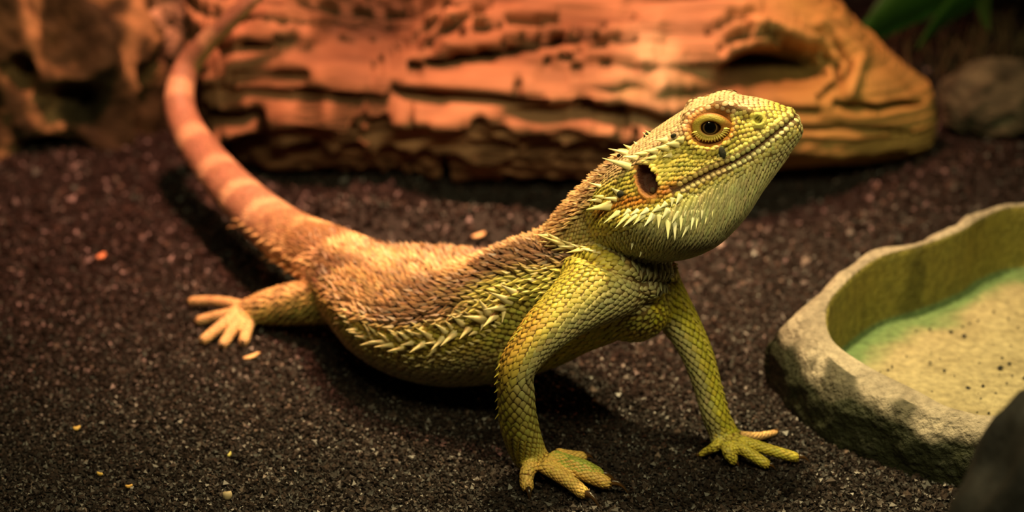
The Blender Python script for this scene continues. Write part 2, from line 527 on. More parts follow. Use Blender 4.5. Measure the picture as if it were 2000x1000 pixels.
def build_dish():
    rows = []   # inner (x,y), bottom (x,y), rim z
    for (ip, zi, bp) in [((1632, 664), 2.0, (1500, 748)), ((1620, 600), 2.3, None), ((1658, 548), 2.5, None), ((1720, 502), 2.6, None),
                         ((1800, 479), 2.6, None), ((1880, 449), 2.6, None), ((1922, 424), 2.6, None), ((2000, 402), 2.6, None)]:
        I = gp(*ip, zi)[:2]
        if bp is None:
            B = I + norm(I - DISH_C) * (1.0 if ip[0] > 1640 else 1.5)
        else:
            B = gp(*bp, 0)[:2]
        rows.append((I, B, zi))
    for (x, y) in [(19.5, 57.5), (22.3, 53.5), (22.5, 48.5), (19.5, 44.8)]:
        I = np.array([x, y])
        rows.append((I, I + norm(I - DISH_C) * 1.2, 2.2))
    for (ip, zi, bp) in [((2010, 806), 1.7, (2030, 968)), ((1872, 798), 1.7, (1880, 948)), ((1790, 758), 1.75, (1740, 908)),
                         ((1700, 713), 1.85, (1590, 838))]:
        rows.append((gp(*ip, zi)[:2], gp(*bp, 0)[:2], zi))
    I = np.array([r[0] for r in rows])
    B = np.array([r[1] for r in rows])
    z = np.array([r[2] for r in rows])[:, None]
    fl = 0.45
    cen = np.tile(DISH_C, (len(I), 1))
    L = lambda t, zz: np.hstack([I + (B - I) * t, zz])
    loops = [np.hstack([cen + (I - cen) * k, 0 * z + fl]) for k in (0.02, 0.3, 0.6, 0.85)]
    loops += [np.hstack([I + norm(cen - I) * 0.22, 0 * z + fl + 0.02]), np.hstack([I + norm(cen - I) * 0.03, 0 * z + fl + 0.35]),
              L(-0.01, z * 0.8), L(0.03, z - 0.08), L(0.14, z + 0.02), L(0.4, z - 0.02), L(0.72, z * 0.84), L(0.95, z * 0.55),
              L(1.02, z * 0.25), L(0.97, z * 0 - 0.35), L(0.5, z * 0 - 0.4)]
    loops = np.array(loops)                                    # K, N, 3
    ns, nr = 420, 230
    A = np.array([cr(l, ns, True) for l in loops])             # K, ns, 3
    G = np.stack([cr(A[:, j], nr) for j in range(ns)], 1)      # nr, ns, 3
    kk = np.repeat(np.linspace(0, len(loops) - 1, nr), ns)
    V = G.reshape(-1, 3)
    outer = sstep(7.5, 9.0, kk)
    d = 0.20 * fbm(V * 0.55, 4, 71) + 0.10 * fbm(V * 1.8, 3, 72)
    c3 = np.hstack([np.tile(DISH_C, (len(V), 1)), 0 * V[:, :1] + 0.5])
    out = norm((V - c3) * np.array([1, 1, 0.6]))
    V = V + out * (d * (0.10 + 0.9 * outer))[:, None]
    V[:, 2] += 0.10 * fbm(V * 0.5, 3, 73) * (kk < 4.2) + 0.13 * fbm(V * 0.45, 3, 74) * outer
    x, y, zz = V.T
    t = np.clip(0.5 + 0.9 * fbm(V * 0.9, 4, 75), 0, 1)[:, None]
    body = np.array([0.25, 0.21, 0.16]) * (1 - t) + np.array([0.42, 0.36, 0.28]) * t
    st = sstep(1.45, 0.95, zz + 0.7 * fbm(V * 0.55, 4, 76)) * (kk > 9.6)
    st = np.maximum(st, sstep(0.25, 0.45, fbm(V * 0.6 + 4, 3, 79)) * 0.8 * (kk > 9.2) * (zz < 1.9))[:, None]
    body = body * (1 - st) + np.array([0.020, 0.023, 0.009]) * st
    drip = sstep(0.1, 0.5, fbm(V * np.array([0.9, 0.9, 0.35]) + 9, 4, 78))[:, None] * 0.6
    wall = np.array([0.27, 0.23, 0.045]) * (1 - 0.5 * t) * (1 - drip) + np.array([0.16, 0.17, 0.035]) * 0.5 * t
    floorc = np.array([0.30, 0.25, 0.14]) * (1 - t) + np.array([0.42, 0.36, 0.21]) * t
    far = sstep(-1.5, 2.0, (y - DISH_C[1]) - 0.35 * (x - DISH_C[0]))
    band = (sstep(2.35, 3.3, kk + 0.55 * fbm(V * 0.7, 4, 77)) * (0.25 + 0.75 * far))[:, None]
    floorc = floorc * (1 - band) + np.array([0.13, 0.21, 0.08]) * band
    wk = sstep(4.2, 4.7, kk)[:, None]
    ok = sstep(7.0, 7.5, kk)[:, None]
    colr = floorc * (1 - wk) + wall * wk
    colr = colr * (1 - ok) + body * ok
    Vv, f = V, grid_faces(nr, ns).tolist()
    f.append(list(range(ns))[::-1])
    f.append([(nr - 1) * ns + j for j in range(ns)])
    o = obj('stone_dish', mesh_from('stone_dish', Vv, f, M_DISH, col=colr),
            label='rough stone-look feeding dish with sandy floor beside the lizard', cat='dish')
    # crumbs lying on the dish floor (far too small to pick apart)
    cv, cf = [], []
    for k in range(70):
        a, r = random.uniform(0, 6.28), math.sqrt(random.random()) * 0.82
        j = int(a / 6.2832 * ns) % ns
        p = np.array([*(DISH_C + (A[4, j, :2] - DISH_C) * r), fl + 0.04])
        s = random.choice([0.03, 0.04, 0.05, 0.06, 0.09])
        n0 = len(cv)
        for q in ((1, 0, 0), (0, 1, 0), (-1, 0, 0), (0, -1, 0), (0, 0, 0.8), (0, 0, -0.6)):
            cv.append(p + np.array(q) * s * np.array([random.uniform(0.6, 1.4) for _ in range(3)]))
        for t3 in ((0, 1, 4), (1, 2, 4), (2, 3, 4), (3, 0, 4), (1, 0, 5), (2, 1, 5), (3, 2, 5), (0, 3, 5)):
            cf.append([n0 + i for i in t3])
    obj('crumbs', mesh_from('crumbs', cv, np.array(cf, np.int32), M_BLACK, smooth=False),
        label='dark crumbs scattered over the sandy dish floor', cat='crumbs', kind='stuff')
    return A[9]


dish_outline = build_dish()

# black stone in the near corner, half out of the picture
V, f = ico(5)
P = V * np.array([3.0, 2.2, 5.2]) * (1 + 0.22 * fbm(V * 1.5, 5, 91))[:, None] + np.array([11.75, 34.0, 3.0])
P[:, 2] = np.maximum(P[:, 2], -0.4)
obj('black_stone', mesh_from('black_stone', P, f, M_BLACK), label='smooth black stone standing in front of the feeding dish', cat='stone')

# ---------------------------------------------------------------- plant and dry stalks behind
def leaf(base, tip, width, sag, col, twist=0.2, n=16):
    base, tip = np.array(base, float), np.array(tip, float)
    ax = tip - base
    Lh = np.linalg.norm(ax)
    side = norm(np.cross(ax, [0, 1, 0.35]))
    up = norm(np.cross(side, ax))
    Vs, fs = [], []
    for i in range(n + 1):
        t = i / n
        w = width * math.sin(math.pi * min(1, t * 0.97 + 0.03)) ** 0.8 * (1 - 0.25 * t)
        c0 = base + ax * t + up * sag * Lh * math.sin(math.pi * t)
        for s, h in ((-1, 0.25), (-0.5, 0.1), (0, 0), (0.5, 0.1), (1, 0.25)):
            Vs.append(c0 + side * s * w + up * h * w)
    nv = len(Vs)
    Vs += [v - up * 0.05 for v in Vs]
    for i in range(n):
        for j in range(4):
            a = i * 5 + j
            fs.append([a, a + 1, a + 6, a + 5])
            fs.append([nv + a + 1, nv + a, nv + a + 5, nv + a + 6])
        for j in (0, 4):
            a = i * 5 + j
            fs.append([a, a + 5, nv + a + 5, nv + a])
    return np.array(Vs), fs


plant = bpy.data.objects.new('green_plant', None)
plant.location = Vector((22, 79, 0)) * CM
plant['label'] = 'dark green broad leaved plant hanging over the stone behind the log'
plant['category'] = 'plant'
C.objects.link(plant)
pv = np.array([22.0, 79.0, 0.0])


def plant_part(name, V, f, m, col):
    me = mesh_from(name, np.asarray(V) - pv, f, m, col=np.tile(np.array(col), (len(V), 1)))
    return obj(name, me, plant)


stem = cr([[22, 79, -0.4], [22.3, 79.5, 3], [22.6, 80, 6], [22.0, 80, 10]], 20)
ring = [[c + 0.22 * np.array([math.cos(a), math.sin(a), 0]) for a in np.linspace(0, 6.283, 8, endpoint=False)] for c in stem]
plant_part('stem', *loft(np.array(ring)), M_LEAF, (0.05, 0.09, 0.02))
for (b, t, w, s) in [((22.5, 80, 5.6), at(1640, 105, 75), 1.5, 0.06), ((22.6, 80, 6.4), at(1690, 40, 77), 1.6, 0.06),
                     ((22.5, 79.8, 5.0), at(1790, 95, 74), 0.9, 0.08), ((22.6, 80, 7), at(1620, -60, 79), 1.4, 0.12),
                     ((22.4, 79.8, 4.6), at(1930, 60, 73), 0.8, 0.15), ((22.4, 79.9, 7.5), (27, 76, 5.5), 1.4, 0.15)]:
    V, f = leaf(b, t, w, s, None)
    plant_part('leaf', V, f, M_LEAF, (0.022, 0.080 + random.uniform(-0.02, 0.03), 0.012))

# dry grass stalks under the leaves
sv, sf = [], []
for k in range(90):
    p = np.array([random.uniform(16.5, 24), random.uniform(79, 84), 0])
    p[2] = 0.0
    q = p + np.array([random.uniform(-0.9, 0.9), random.uniform(-0.9, 0.3), random.uniform(1.0, 2.6)])
    w = 0.05
    n0 = len(sv)
    for c0 in (p, (p + q) / 2 + np.array([random.uniform(-0.2, 0.2), 0, 0]), q):
        for a in (0, 2.1, 4.2):
            sv.append(c0 + w * np.array([math.cos(a), math.sin(a), 0]))
    for i in range(2):
        for j in range(3):
            a = n0 + i * 3 + j
            b = n0 + i * 3 + (j + 1) % 3
            sf.append([a, b, b + 3, a + 3])
sc = np.repeat(rng.uniform(0.5, 1.2, (90, 1)), 9, 0) * np.array([0.22, 0.16, 0.08])
obj('dry_grass', mesh_from('dry_grass', sv, np.array(sf, np.int32), M_STRAW, col=sc),
    label='dry brown grass stalks under the dark leaves', cat='grass', kind='stuff')

# ---------------------------------------------------------------- loose substrate
def build_grit():
    pts, siz = [], []
    for (y0, y1, s, dens) in ((38, 50, 0.056, 185), (50, 58, 0.062, 125), (58, 82, 0.105, 32), (19, 101, 0.15, 13)):
        half = 22 if s < 0.12 else 40
        n = int((y1 - y0) * 2 * half * dens)
        y = rng.uniform(y0, y1, n)
        x = rng.uniform(-half, half, n)
        core = (np.abs(x) < 0.285 * y + 1.2) & (y > 38) & (y < 82)
        keep = core if s < 0.12 else ~core          # coarser where the picture does not look
        x, y = x[keep], y[keep]
        inside = (((x - 15.6) / 5.8) ** 2 + ((y - 50.2) / 5.2) ** 2) < 1
        x, y = x[~inside], y[~inside]
        z = ground(x, y)
        pts.append(np.stack([x, y, z + rng.uniform(-0.05, 0.02, len(x))], -1))
        siz.append(s * rng.lognormal(0, 0.28, len(x)))
    P = np.vstack(pts)
    s = np.concatenate(siz)
    n = len(P)
    T = np.array([(1, 0, 0), (0, 1, 0), (-1, 0, 0), (0, -1, 0), (0, 0, 0.75), (0, 0, -0.75)], float)
    tri = np.array([(0, 1, 4), (1, 2, 4), (2, 3, 4), (3, 0, 4), (1, 0, 5), (2, 1, 5), (3, 2, 5), (0, 3, 5)])
    L = T[None] * rng.uniform(0.55, 1.45, (n, 6, 1)) + rng.normal(0, 0.18, (n, 6, 3))
    # random rotations from quaternions
    q = norm(rng.normal(0, 1, (n, 4)))
    w, x, y, z = q.T
    R = np.stack([1 - 2 * (y * y + z * z), 2 * (x * y - z * w), 2 * (x * z + y * w), 2 * (x * y + z * w), 1 - 2 * (x * x + z * z), 2 * (y * z - x * w),
                  2 * (x * z - y * w), 2 * (y * z + x * w), 1 - 2 * (x * x + y * y)], -1).reshape(n, 3, 3)
    V = np.einsum('nij,nkj->nki', R, L) * s[:, None, None] + P[:, None]
    V = V.reshape(-1, 3)
    f = (tri[None] + (np.arange(n) * 6)[:, None, None]).reshape(-1, 3).astype(np.int32)
    k = rng.random(n)
    base = np.where((k < 0.80)[:, None], np.array([0.021, 0.0150, 0.0140]), np.where((k < 0.985)[:, None], np.array([0.045, 0.031, 0.027]), np.array([0.14, 0.10, 0.085])))
    colr = np.repeat(base * rng.uniform(0.6, 1.3, (n, 1)), 6, 0)
    return obj('loose_grit', mesh_from('loose_grit', V, f, M_GRIT, smooth=False, col=colr), kind='stuff',
               label='loose dark brown grit covering the terrarium floor', cat='grit')


build_grit()

# small flakes of food on the grit
FLAKE_AT = [  # pixel, length, width, angle, colour, name, label
    (197, 501, 0.42, 0.26, 60, (0.85, 0.34, 0.16), 'food_flake', 'orange food flake on the dark grit left of the hind foot'),
    (490, 697, 0.56, 0.17, 30, (0.90, 0.52, 0.24), 'food_flake', 'long pale orange flake just in front of the hind toes'),
    (150, 837, 0.22, 0.15, 10, (0.85, 0.55, 0.16), 'food_flake', 'small yellow flake on bare grit, higher of two specks at lower left'),
    (195, 927, 0.24, 0.09, -35, (0.80, 0.52, 0.12), 'food_flake', 'thin yellow curl of food near the bottom left grit'),
    (252, 951, 0.20, 0.08, 5, (0.85, 0.48, 0.12), 'food_flake', 'tiny orange sliver right of the thin yellow curl'),
    (448, 889, 0.20, 0.08, 70, (0.62, 0.55, 0.16), 'food_flake', 'tiny upright yellow green sliver on grit below the belly flake'),
    (445, 970, 0.26, 0.20, 0, (0.42, 0.33, 0.20), 'pale_pebble', 'pale tan pebble sunk in the grit at bottom edge'),
    (935, 460, 0.55, 0.22, 30, (0.75, 0.45, 0.22), 'food_flake', 'blurred orange flake on the grit behind the back'),
    (1145, 962, 0.26, 0.03, 35, (0.80, 0.50, 0.25), 'straw_bit', 'short thin straw bit between the near front claws'),
]
for (px, py, L, W, ang, colr, nm, lab) in FLAKE_AT:
    p = gp(px, py, 0)
    p = gp(px, py, float(ground(p[0], p[1])) + 0.05)
    a = math.radians(ang)
    ux = np.array([math.cos(a), math.sin(a), 0.12])
    uy = np.array([-math.sin(a), math.cos(a), 0.1])
    uz = np.array([0, 0, 1.0])
    Vs, n = [], 10
    for zz, sc_ in ((-0.03, 0.85), (0.0, 1.0), (0.035, 0.8)):
        for k in range(n):
            t = 2 * math.pi * k / n
            r = 0.5 * (1 + random.uniform(-0.12, 0.12))
            Vs.append(ux * math.cos(t) * L * r * sc_ + uy * math.sin(t) * W * r * sc_ + uz * (zz * (3 if nm == 'pale_pebble' else 1) + 0.04 * math.cos(t) ** 2))
    G = np.array(Vs).reshape(3, n, 3)
    V, f = loft(G)
    o = obj(nm, mesh_from(nm, V, f, M_FLAKE), label=lab, cat='flake' if nm == 'food_flake' else ('pebble' if nm == 'pale_pebble' else 'straw'))
    o.location = Vector(p) * CM
    o.color = (*colr, 1)

# ================================================================ THE LIZARD
# ---- body: lofts along the spine, neck, head, limbs and toes, fused into one skin
def tube(ctl, nr=60, ns=40, ref=(0, 0, 1), pw=1.0):
    """ctl rows: x y z a(lateral) b_up b_down -> rings grid, tangents"""
    c = cr(ctl, nr)
    T = norm(np.gradient(c[:, :3], axis=0))
    Lt = norm(np.cross(T, np.array(ref, float)))
    U = np.cross(Lt, T)
    ph = np.linspace(0, 2 * math.pi, ns, endpoint=False)
    co, si = np.cos(ph), np.sin(ph)
    co = np.sign(co) * np.abs(co) ** pw
    si = np.sign(si) * np.abs(si) ** pw
    b = np.where(si[None] > 0, c[:, 4:5], c[:, 5:6])
    G = c[:, None, :3] + Lt[:, None] * (c[:, 3:4] * co[None])[..., None] + U[:, None] * (b * si[None])[..., None]
    return G, T, c


def rt(P, r):
    """points with one radius each -> tube control rows"""
    return np.array([[*p, q, q, q] for p, q in zip(P, r)])


TRUNK = np.array([  # pelvis to breast
    [-5.7, 53.5, 1.75, 0.7, 0.7, 0.8], [-5.1, 53.0, 1.85, 1.0, 0.95, 1.1], [-4.4, 52.3, 2.0, 1.6, 1.0, 1.5], [-3.1, 51.2, 2.2, 2.55, 1.0, 2.0],
    [-1.5, 49.9, 2.5, 2.9, 1.0, 2.25], [0.2, 48.6, 3.15, 2.45, 1.45, 2.1], [1.5, 47.5, 3.95, 1.9, 1.55, 1.8],
    [2.6, 46.7, 4.6, 1.6, 1.2, 1.6], [3.4, 46.2, 4.9, 1.1, 0.8, 1.1]])
TAIL = np.array([[-4.2, 52.3, 2.0, 1.3, 1.1, 1.1], [*at(648, 508, 53.8), 1.05, 0.92, 0.92], [*at(560, 460, 56.0), 0.90, 0.8, 0.8],
                 [*at(480, 395, 59.2), 0.78, 0.68, 0.68], [*at(410, 318, 62.2), 0.66, 0.6, 0.6],
                 [*at(364, 248, 64.2), 0.56, 0.54, 0.54], [*at(350, 190, 65.3), 0.50, 0.5, 0.5], [*at(366, 130, 66.0), 0.44, 0.44, 0.44],
                 [*at(402, 84, 65.9), 0.37, 0.37, 0.37], [*at(440, 48, 65.6), 0.32, 0.32, 0.32],
                 [*at(482, 8, 65.4), 0.27, 0.27, 0.27], [*at(530, -35, 65.4), 0.18, 0.18, 0.18], [*at(590, -72, 65.6), 0.08, 0.08, 0.08]])
NECK = rt([at(1105, 520, 47.6), at(1150, 478, 47.1), at(1200, 435, 46.8), at(1255, 395, 46.6), at(1300, 370, 46.5)], [1.0, 1.12, 1.22, 1.25, 1.1])
ARM_N = rt([at(1205, 540, 46.0), at(1165, 565, 45.3), at(1110, 605, 44.6), at(1055, 655, 44.0), at(1010, 718, 43.6), at(1008, 775, 43.75),
            at(1014, 830, 44.05), at(1030, 880, 44.3), at(1050, 910, 44.2)], [1.0, 0.92, 0.70, 0.56, 0.455, 0.45, 0.47, 0.45, 0.38])
ARM_F = rt([at(1268, 555, 46.9), at(1300, 590, 46.9), at(1335, 640, 46.7), at(1363, 695, 46.4), at(1382, 755, 46.1), at(1398, 812, 45.8),
            at(1415, 848, 45.7), at(1430, 866, 45.5)], [0.90, 0.62, 0.47, 0.405, 0.36, 0.35, 0.36, 0.30])
LEG_N = rt([at(740, 560, 52.0), at(668, 577, 52.2), at(604, 589, 52.9), gp(545, 597, 0.8), gp(505, 604, 0.6), gp(474, 609, 0.45)],
           [0.9, 0.72, 0.62, 0.52, 0.40, 0.26])
LEG_F = rt([(-4.2, 53.3, 1.6), (-3.2, 55.0, 0.9), (-3.0, 56.6, 0.65), (-4.4, 57.8, 0.5), (-5.2, 58.2, 0.35)], [0.7, 0.6, 0.5, 0.4, 0.25])


def toe(pts, r0, r1):
    d = norm(pts[-1] - pts[-2])
    r = list(np.linspace(r0, r1, len(pts)))
    return rt(list(pts) + [pts[-1] + d * r1 * 0.6, pts[-1] + d * r1 * 0.95], r + [r1 * 0.75, r1 * 0.25])


# toes: pixel of each joint with its height, ends at the claw root
TOES = {
    'near': [[(1040, 905, .55), (1030, 922, .45), (1028, 938, .28), (1030, 950, .18)],
             [(1060, 908, .55), (1090, 926, .45), (1122, 948, .32), (1138, 962, .22)],
             [(1070, 900, .55), (1115, 915, .50), (1155, 932, .38), (1184, 943, .26)],
             [(1080, 893, .55), (1112, 903, .62), (1142, 912, .56), (1168, 926, .36)],
             [(1085, 890, .40), (1112, 893, .30), (1135, 894, .2)]],
    'far': [[(1408, 862, .42), (1395, 874, .33), (1382, 880, .2), (1370, 887, .08)],
            [(1420, 868, .45), (1422, 882, .38), (1428, 893, .25), (1432, 899, .17)],
            [(1432, 866, .48), (1455, 880, .42), (1480, 896, .28), (1496, 906, .18)],
            [(1440, 860, .48), (1480, 872, .40), (1520, 884, .28), (1552, 893, .18)],
            [(1440, 852, .40), (1466, 853, .30), (1490, 851, .18), (1512, 845, .08)]],
    'hind': [[(475, 600, .5), (445, 592, .42), (410, 588, .30), (376, 589, .18)],
             [(468, 608, .45), (440, 615, .38), (412, 620, .26), (390, 626, .16)],
             [(466, 612, .45), (438, 632, .36), (415, 650, .26), (398, 664, .16)],
             [(472, 616, .42), (458, 638, .34), (445, 658, .24), (436, 672, .15)],
             [(486, 616, .40), (484, 635, .30), (480, 652, .22), (476, 667, .14)]],
}
TOE_R = {'near': (0.20, 0.165), 'far': (0.165, 0.135), 'hind': (0.19, 0.15)}
toe_ctl = {k: [toe([gp(*p) for p in t], *(TOE_R[k] if not (k == 'far' and i in (0, 4)) else (0.15, 0.085))) for i, t in enumerate(v)] for k, v in TOES.items()}
toe_ctl['hidden'] = [rt([(-4.9, 58.1, .35), (-5.6 - 0.3 * k, 58.2 + 0.35 * (k - 2), .25), (-6.3 - 0.3 * k, 58.3 + 0.7 * (k - 2), .1)], [.2, .16, .1])
                     for k in range(5)]

# ---- head frame
HO = at(1250, 370, 46.4)
yaw, pit, rol = math.radians(-5), math.radians(27.5), math.radians(7)
E1 = np.array([math.cos(pit) * math.cos(yaw), math.cos(pit) * math.sin(yaw), math.sin(pit)])
LA = norm(np.cross(np.array([0, 0, 1.0]), E1))          # towards the far side
E2 = np.cross(E1, LA)
LA, E2 = LA * math.cos(rol) - E2 * math.sin(rol), E2 * math.cos(rol) + LA * math.sin(rol)


def hw(x, w, z):
    """head frame (forward, to the near side, up) -> world"""
    return HO + E1 * x - LA * w + E2 * z


def to_head(P):
    r = np.asarray(P) - HO
    return r @ E1, -(r @ LA), r @ E2


HEAD = [  # x, z top, brow, cheek, lip, jowl, throat (w, z), z bottom
    (4.36, 0.10, (.18, .08), (.24, .0), (.26, -.06), (.24, -.18), (.14, -.28), -.30),
    (4.25, 0.30, (.30, .24), (.44, .08), (.47, -.05), (.43, -.25), (.25, -.42), -.45),
    (3.85, 0.70, (.42, .62), (.66, .28), (.74, -.06), (.68, -.36), (.40, -.62), -.70),
    (3.3, 1.06, (.55, .98), (.86, .42), (.97, -.12), (.92, -.52), (.60, -.90), -1.0),
    (2.8, 1.30, (.72, 1.20), (1.00, .58), (1.15, -.14), (1.12, -.68), (.75, -1.15), -1.28),
    (2.3, 1.36, (.90, 1.24), (1.14, .66), (1.33, -.10), (1.32, -.84), (.95, -1.42), -1.62),
    (1.8, 1.33, (.96, 1.19), (1.22, .66), (1.46, -.06), (1.52, -1.0), (1.10, -1.62), -1.88),
    (1.2, 1.26, (.97, 1.09), (1.30, .60), (1.58, -.05), (1.74, -1.0), (1.25, -1.78), -2.06),
    (0.5, 1.13, (.92, .97), (1.36, .50), (1.64, .0), (1.88, -.75), (1.35, -1.66), -2.10),
    (-0.2, 0.96, (.86, .80), (1.28, .36), (1.56, -.05), (1.82, -.48), (1.25, -1.42), -1.92),
    (-0.9, 0.60, (.78, .48), (1.05, .10), (1.25, -.10), (1.40, -.35), (1.00, -1.10), -1.50),
    (-1.5, 0.15, (.50, .08), (.66, -.12), (.75, -.28), (.76, -.46), (.55, -.78), -1.00)]


def head_grid(nr=150, nh=40):
    rows = []
    for h in HEAD:
        half = np.array([(0, h[1])] + list(h[2:7]) + [(0, h[7])])
        full = np.vstack([half, (half[-2:0:-1]) * np.array([-1, 1])])
        s = cr(full, 2 * nh, True)
        rows.append(np.hstack([np.full((2 * nh, 1), h[0]), s]))
    rows = np.array(rows)
    G = np.stack([cr(rows[:, j], nr) for j in range(2 * nh)], 1)
    return hw(0, 0, 0) + G[..., 0:1] * E1 - G[..., 1:2] * LA + G[..., 2:3] * E2


HG = head_grid()
G_TRUNK, T_TRUNK, _ = tube(TRUNK, 120, 72, pw=0.92)
G_TAIL, T_TAIL, _ = tube(TAIL, 160, 40)
G_NECK, T_NECK, _ = tube(NECK, 50, 48, ref=(0, 1, 0))
G_AN, T_AN, _ = tube(ARM_N, 90, 40, ref=(0, 1, 0))
G_AF, T_AF, _ = tube(ARM_F, 80, 40, ref=(0, 1, 0))
G_LN, T_LN, _ = tube(LEG_N, 70, 40)
G_LF, T_LF, _ = tube(LEG_F, 40, 32)
toe_G = {k: [tube(c, 24, 20, ref=(0.1, 0.2, 1)) for c in v] for k, v in toe_ctl.items()}

parts = [G_TRUNK, G_TAIL, G_NECK, HG, G_AN, G_AF, G_LN, G_LF] + [t[0] for v in toe_G.values() for t in v]
# extra masses: shoulders, hand and foot pads, haunch, beard roll
def blob(c, r, d=(1, 0, 0)):
    P = [np.array(c) + np.array(d) * k for k in (-1, -.8, -.4, 0, .4, .8, 1)]
    return tube(rt(P, np.array([.05, .6, .92, 1, .92, .6, .05]) * r), 24, 24, ref=(0.13, 0.2, 1))[0]


parts += [blob(gp(1052, 898, .42), .27, norm(gp(1090, 915, .4) - gp(1040, 896, .4)) * .55),
          blob(gp(1422, 862, .40), .24, norm(gp(1460, 872, .4) - gp(1405, 862, .4)) * .5),
          blob(gp(474, 606, .38), .27, norm(gp(445, 618, .4) - gp(490, 600, .4)) * .5),
          blob(at(1165, 548, 45.7), 1.0, (0.8, 0.2, 0.4)), blob(at(1235, 585, 46.6), 1.12, (1.0, 0.15, 0.25)),
          blob(at(1255, 535, 46.0), 0.75, (0.8, 0.1, -0.05))]
Vs, fs, off = [], [], 0
for g in parts:
    V, f = loft(g)
    fs += [[i + off for i in q] for q in f]
    Vs.append(V)
    off += len(V)
raw = mesh_from('skin', np.vstack(Vs), fs)
tmp = bpy.data.objects.new('skin', raw)
C.objects.link(tmp)
md = tmp.modifiers.new('r', 'REMESH')
md.mode = 'VOXEL'
md.voxel_size = 0.042 * CM
md.use_smooth_shade = True
md = tmp.modifiers.new('s', 'SMOOTH')
md.iterations = 16
md.factor = 0.5
bpy.context.view_layer.update()
dg = bpy.context.evaluated_depsgraph_get()
body_me = bpy.data.meshes.new_from_object(tmp.evaluated_get(dg))
bpy.data.objects.remove(tmp)
body_me.name = 'dragon_body'


def get_co(me):
    a = np.empty(len(me.vertices) * 3, np.float32)
    me.vertices.foreach_get('co', a)
    return a.reshape(-1, 3).astype(float) / CM


def get_no(me):
    a = np.empty(len(me.vertices) * 3, np.float32)
    me.vertices.foreach_get('normal', a)
    return a.reshape(-1, 3).astype(float)


def set_co(me, V):
    me.vertices.foreach_set('co', (V * CM).astype(np.float32).ravel())
    me.update()


def tris(me):
    return [tuple(p.vertices) for p in me.polygons]


BV, BN = get_co(body_me), get_no(body_me)
polys = tris(body_me)
bvh = BVHTree.FromPolygons([tuple(v) for v in BV], polys)
CAMP = Vector((0, 0, CAM_H))


def cast(px, py, default=None):
    """where the camera ray through a pixel meets the skin: point, normal"""
    d = at(px, py, 50.0) - np.array(CAMP)
    h = bvh.ray_cast(CAMP, Vector(norm(d)))
    if h[0] is None:
        h = bvh.find_nearest(Vector(at(px, py, default or 46.5)))
    return np.array(h[0]), np.array(h[1])


# ---- carve the face: mouth line, ear opening, eye socket, nostril
MOUTH_PX = [(1553, 229), (1536, 243), (1511, 263), (1484, 285), (1454, 305), (1432, 317), (1416, 324), (1390, 335), (1363, 349), (1338, 362), (1313, 375)]
mh = np.array([to_head(cast(*p)[0]) for p in MOUTH_PX])          # x, w, z
mo = np.argsort(mh[:, 0])
eyeP, eyeN = cast(1387, 249)
earP, earN = cast(1263, 353)
nosP, nosN = cast(1481, 235)
BROW = [tuple(np.array(to_head(cast(*p)[0]))[[0, 2]]) for p in [(1343, 214), (1362, 206), (1388, 203), (1429, 209), (1463, 218)]]
hx, hwid, hz = to_head(BV)
zm = np.interp(hx, mh[mo, 0], mh[mo, 2])
inh = (hx > mh[:, 0].min() - 0.1) & (hx < 4.5) & (hz > -1.2) & (hz < 1.0)
fade = sstep(mh[:, 0].min() - 0.1, mh[:, 0].min() + 0.5, hx)
D = np.zeros(len(BV))
D -= inh * fade * (0.065 - 0.04 * sstep(3.9, 4.25, hx)) * np.exp(-((hz - zm) / 0.045) ** 2)
D += inh * fade * 0.035 * np.exp(-((hz - zm - 0.13) / 0.08) ** 2)
D += inh * fade * 0.020 * np.exp(-((hz - zm + 0.13) / 0.08) ** 2)


def mirror_pts(P):
    x, w, z = to_head(P)
    return [P, hw(x, -w, z)]


pix = proj(BV)
EAR_AX = (0.215, 0.33)
for k, P in enumerate(mirror_pts(earP)):
    x0, w0, z0 = to_head(P)
    e = np.sqrt(((hx - x0) / 0.245) ** 2 + ((hz - z0) / 0.36) ** 2)
    side = np.sign(hwid) == np.sign(w0)
    D -= side * 0.30 * sstep(1.05, 0.72, e)
    D += side * 0.04 * np.exp(-((e - 1.2) / 0.2) ** 2)
for P in mirror_pts(eyeP):
    x0, w0, z0 = to_head(P)
    e = np.sqrt(((hx - x0) / 0.50) ** 2 + ((hz - z0) / 0.42) ** 2)
    side = np.sign(hwid) == np.sign(w0)
    D -= side * 0.20 * sstep(1.15, 0.7, e)
    D += side * 0.05 * np.exp(-((e - 1.3) / 0.18) ** 2)
    # brow ridge over the eye
    b, _ = seg_dist(np.stack([hx, hz], -1), BROW)
    D += side * 0.13 * np.exp(-(b / 0.12) ** 2) * sstep(0.45, 0.75, np.abs(hwid))
    b, _ = seg_dist(np.stack([hx, hz], -1), [(p[0] + 0.02, p[1] - 0.20) for p in BROW])
    D -= side * 0.05 * np.exp(-(b / 0.10) ** 2) * sstep(0.45, 0.75, np.abs(hwid))
for P in mirror_pts(nosP):
    r = np.linalg.norm(BV - P, axis=1)
    D += 0.07 * np.exp(-((r - 0.13) / 0.07) ** 2)
    D -= 0.16 * np.exp(-(r / 0.07) ** 2)
BV = BV + BN * D[:, None]
# chest fold behind the beard and throat crease
fold, _ = seg_dist(np.stack(pix, -1), [(1060, 478), (1110, 492), (1180, 515), (1250, 552), (1318, 552)])
BV -= BN * (0.12 * np.exp(-(fold / 9.0) ** 2) * (BV[:, 1] < 47.6))[:, None]
set_co(body_me, BV)
body_me.update()
BN = get_no(body_me)
bvh = BVHTree.FromPolygons([tuple(v) for v in BV], polys)

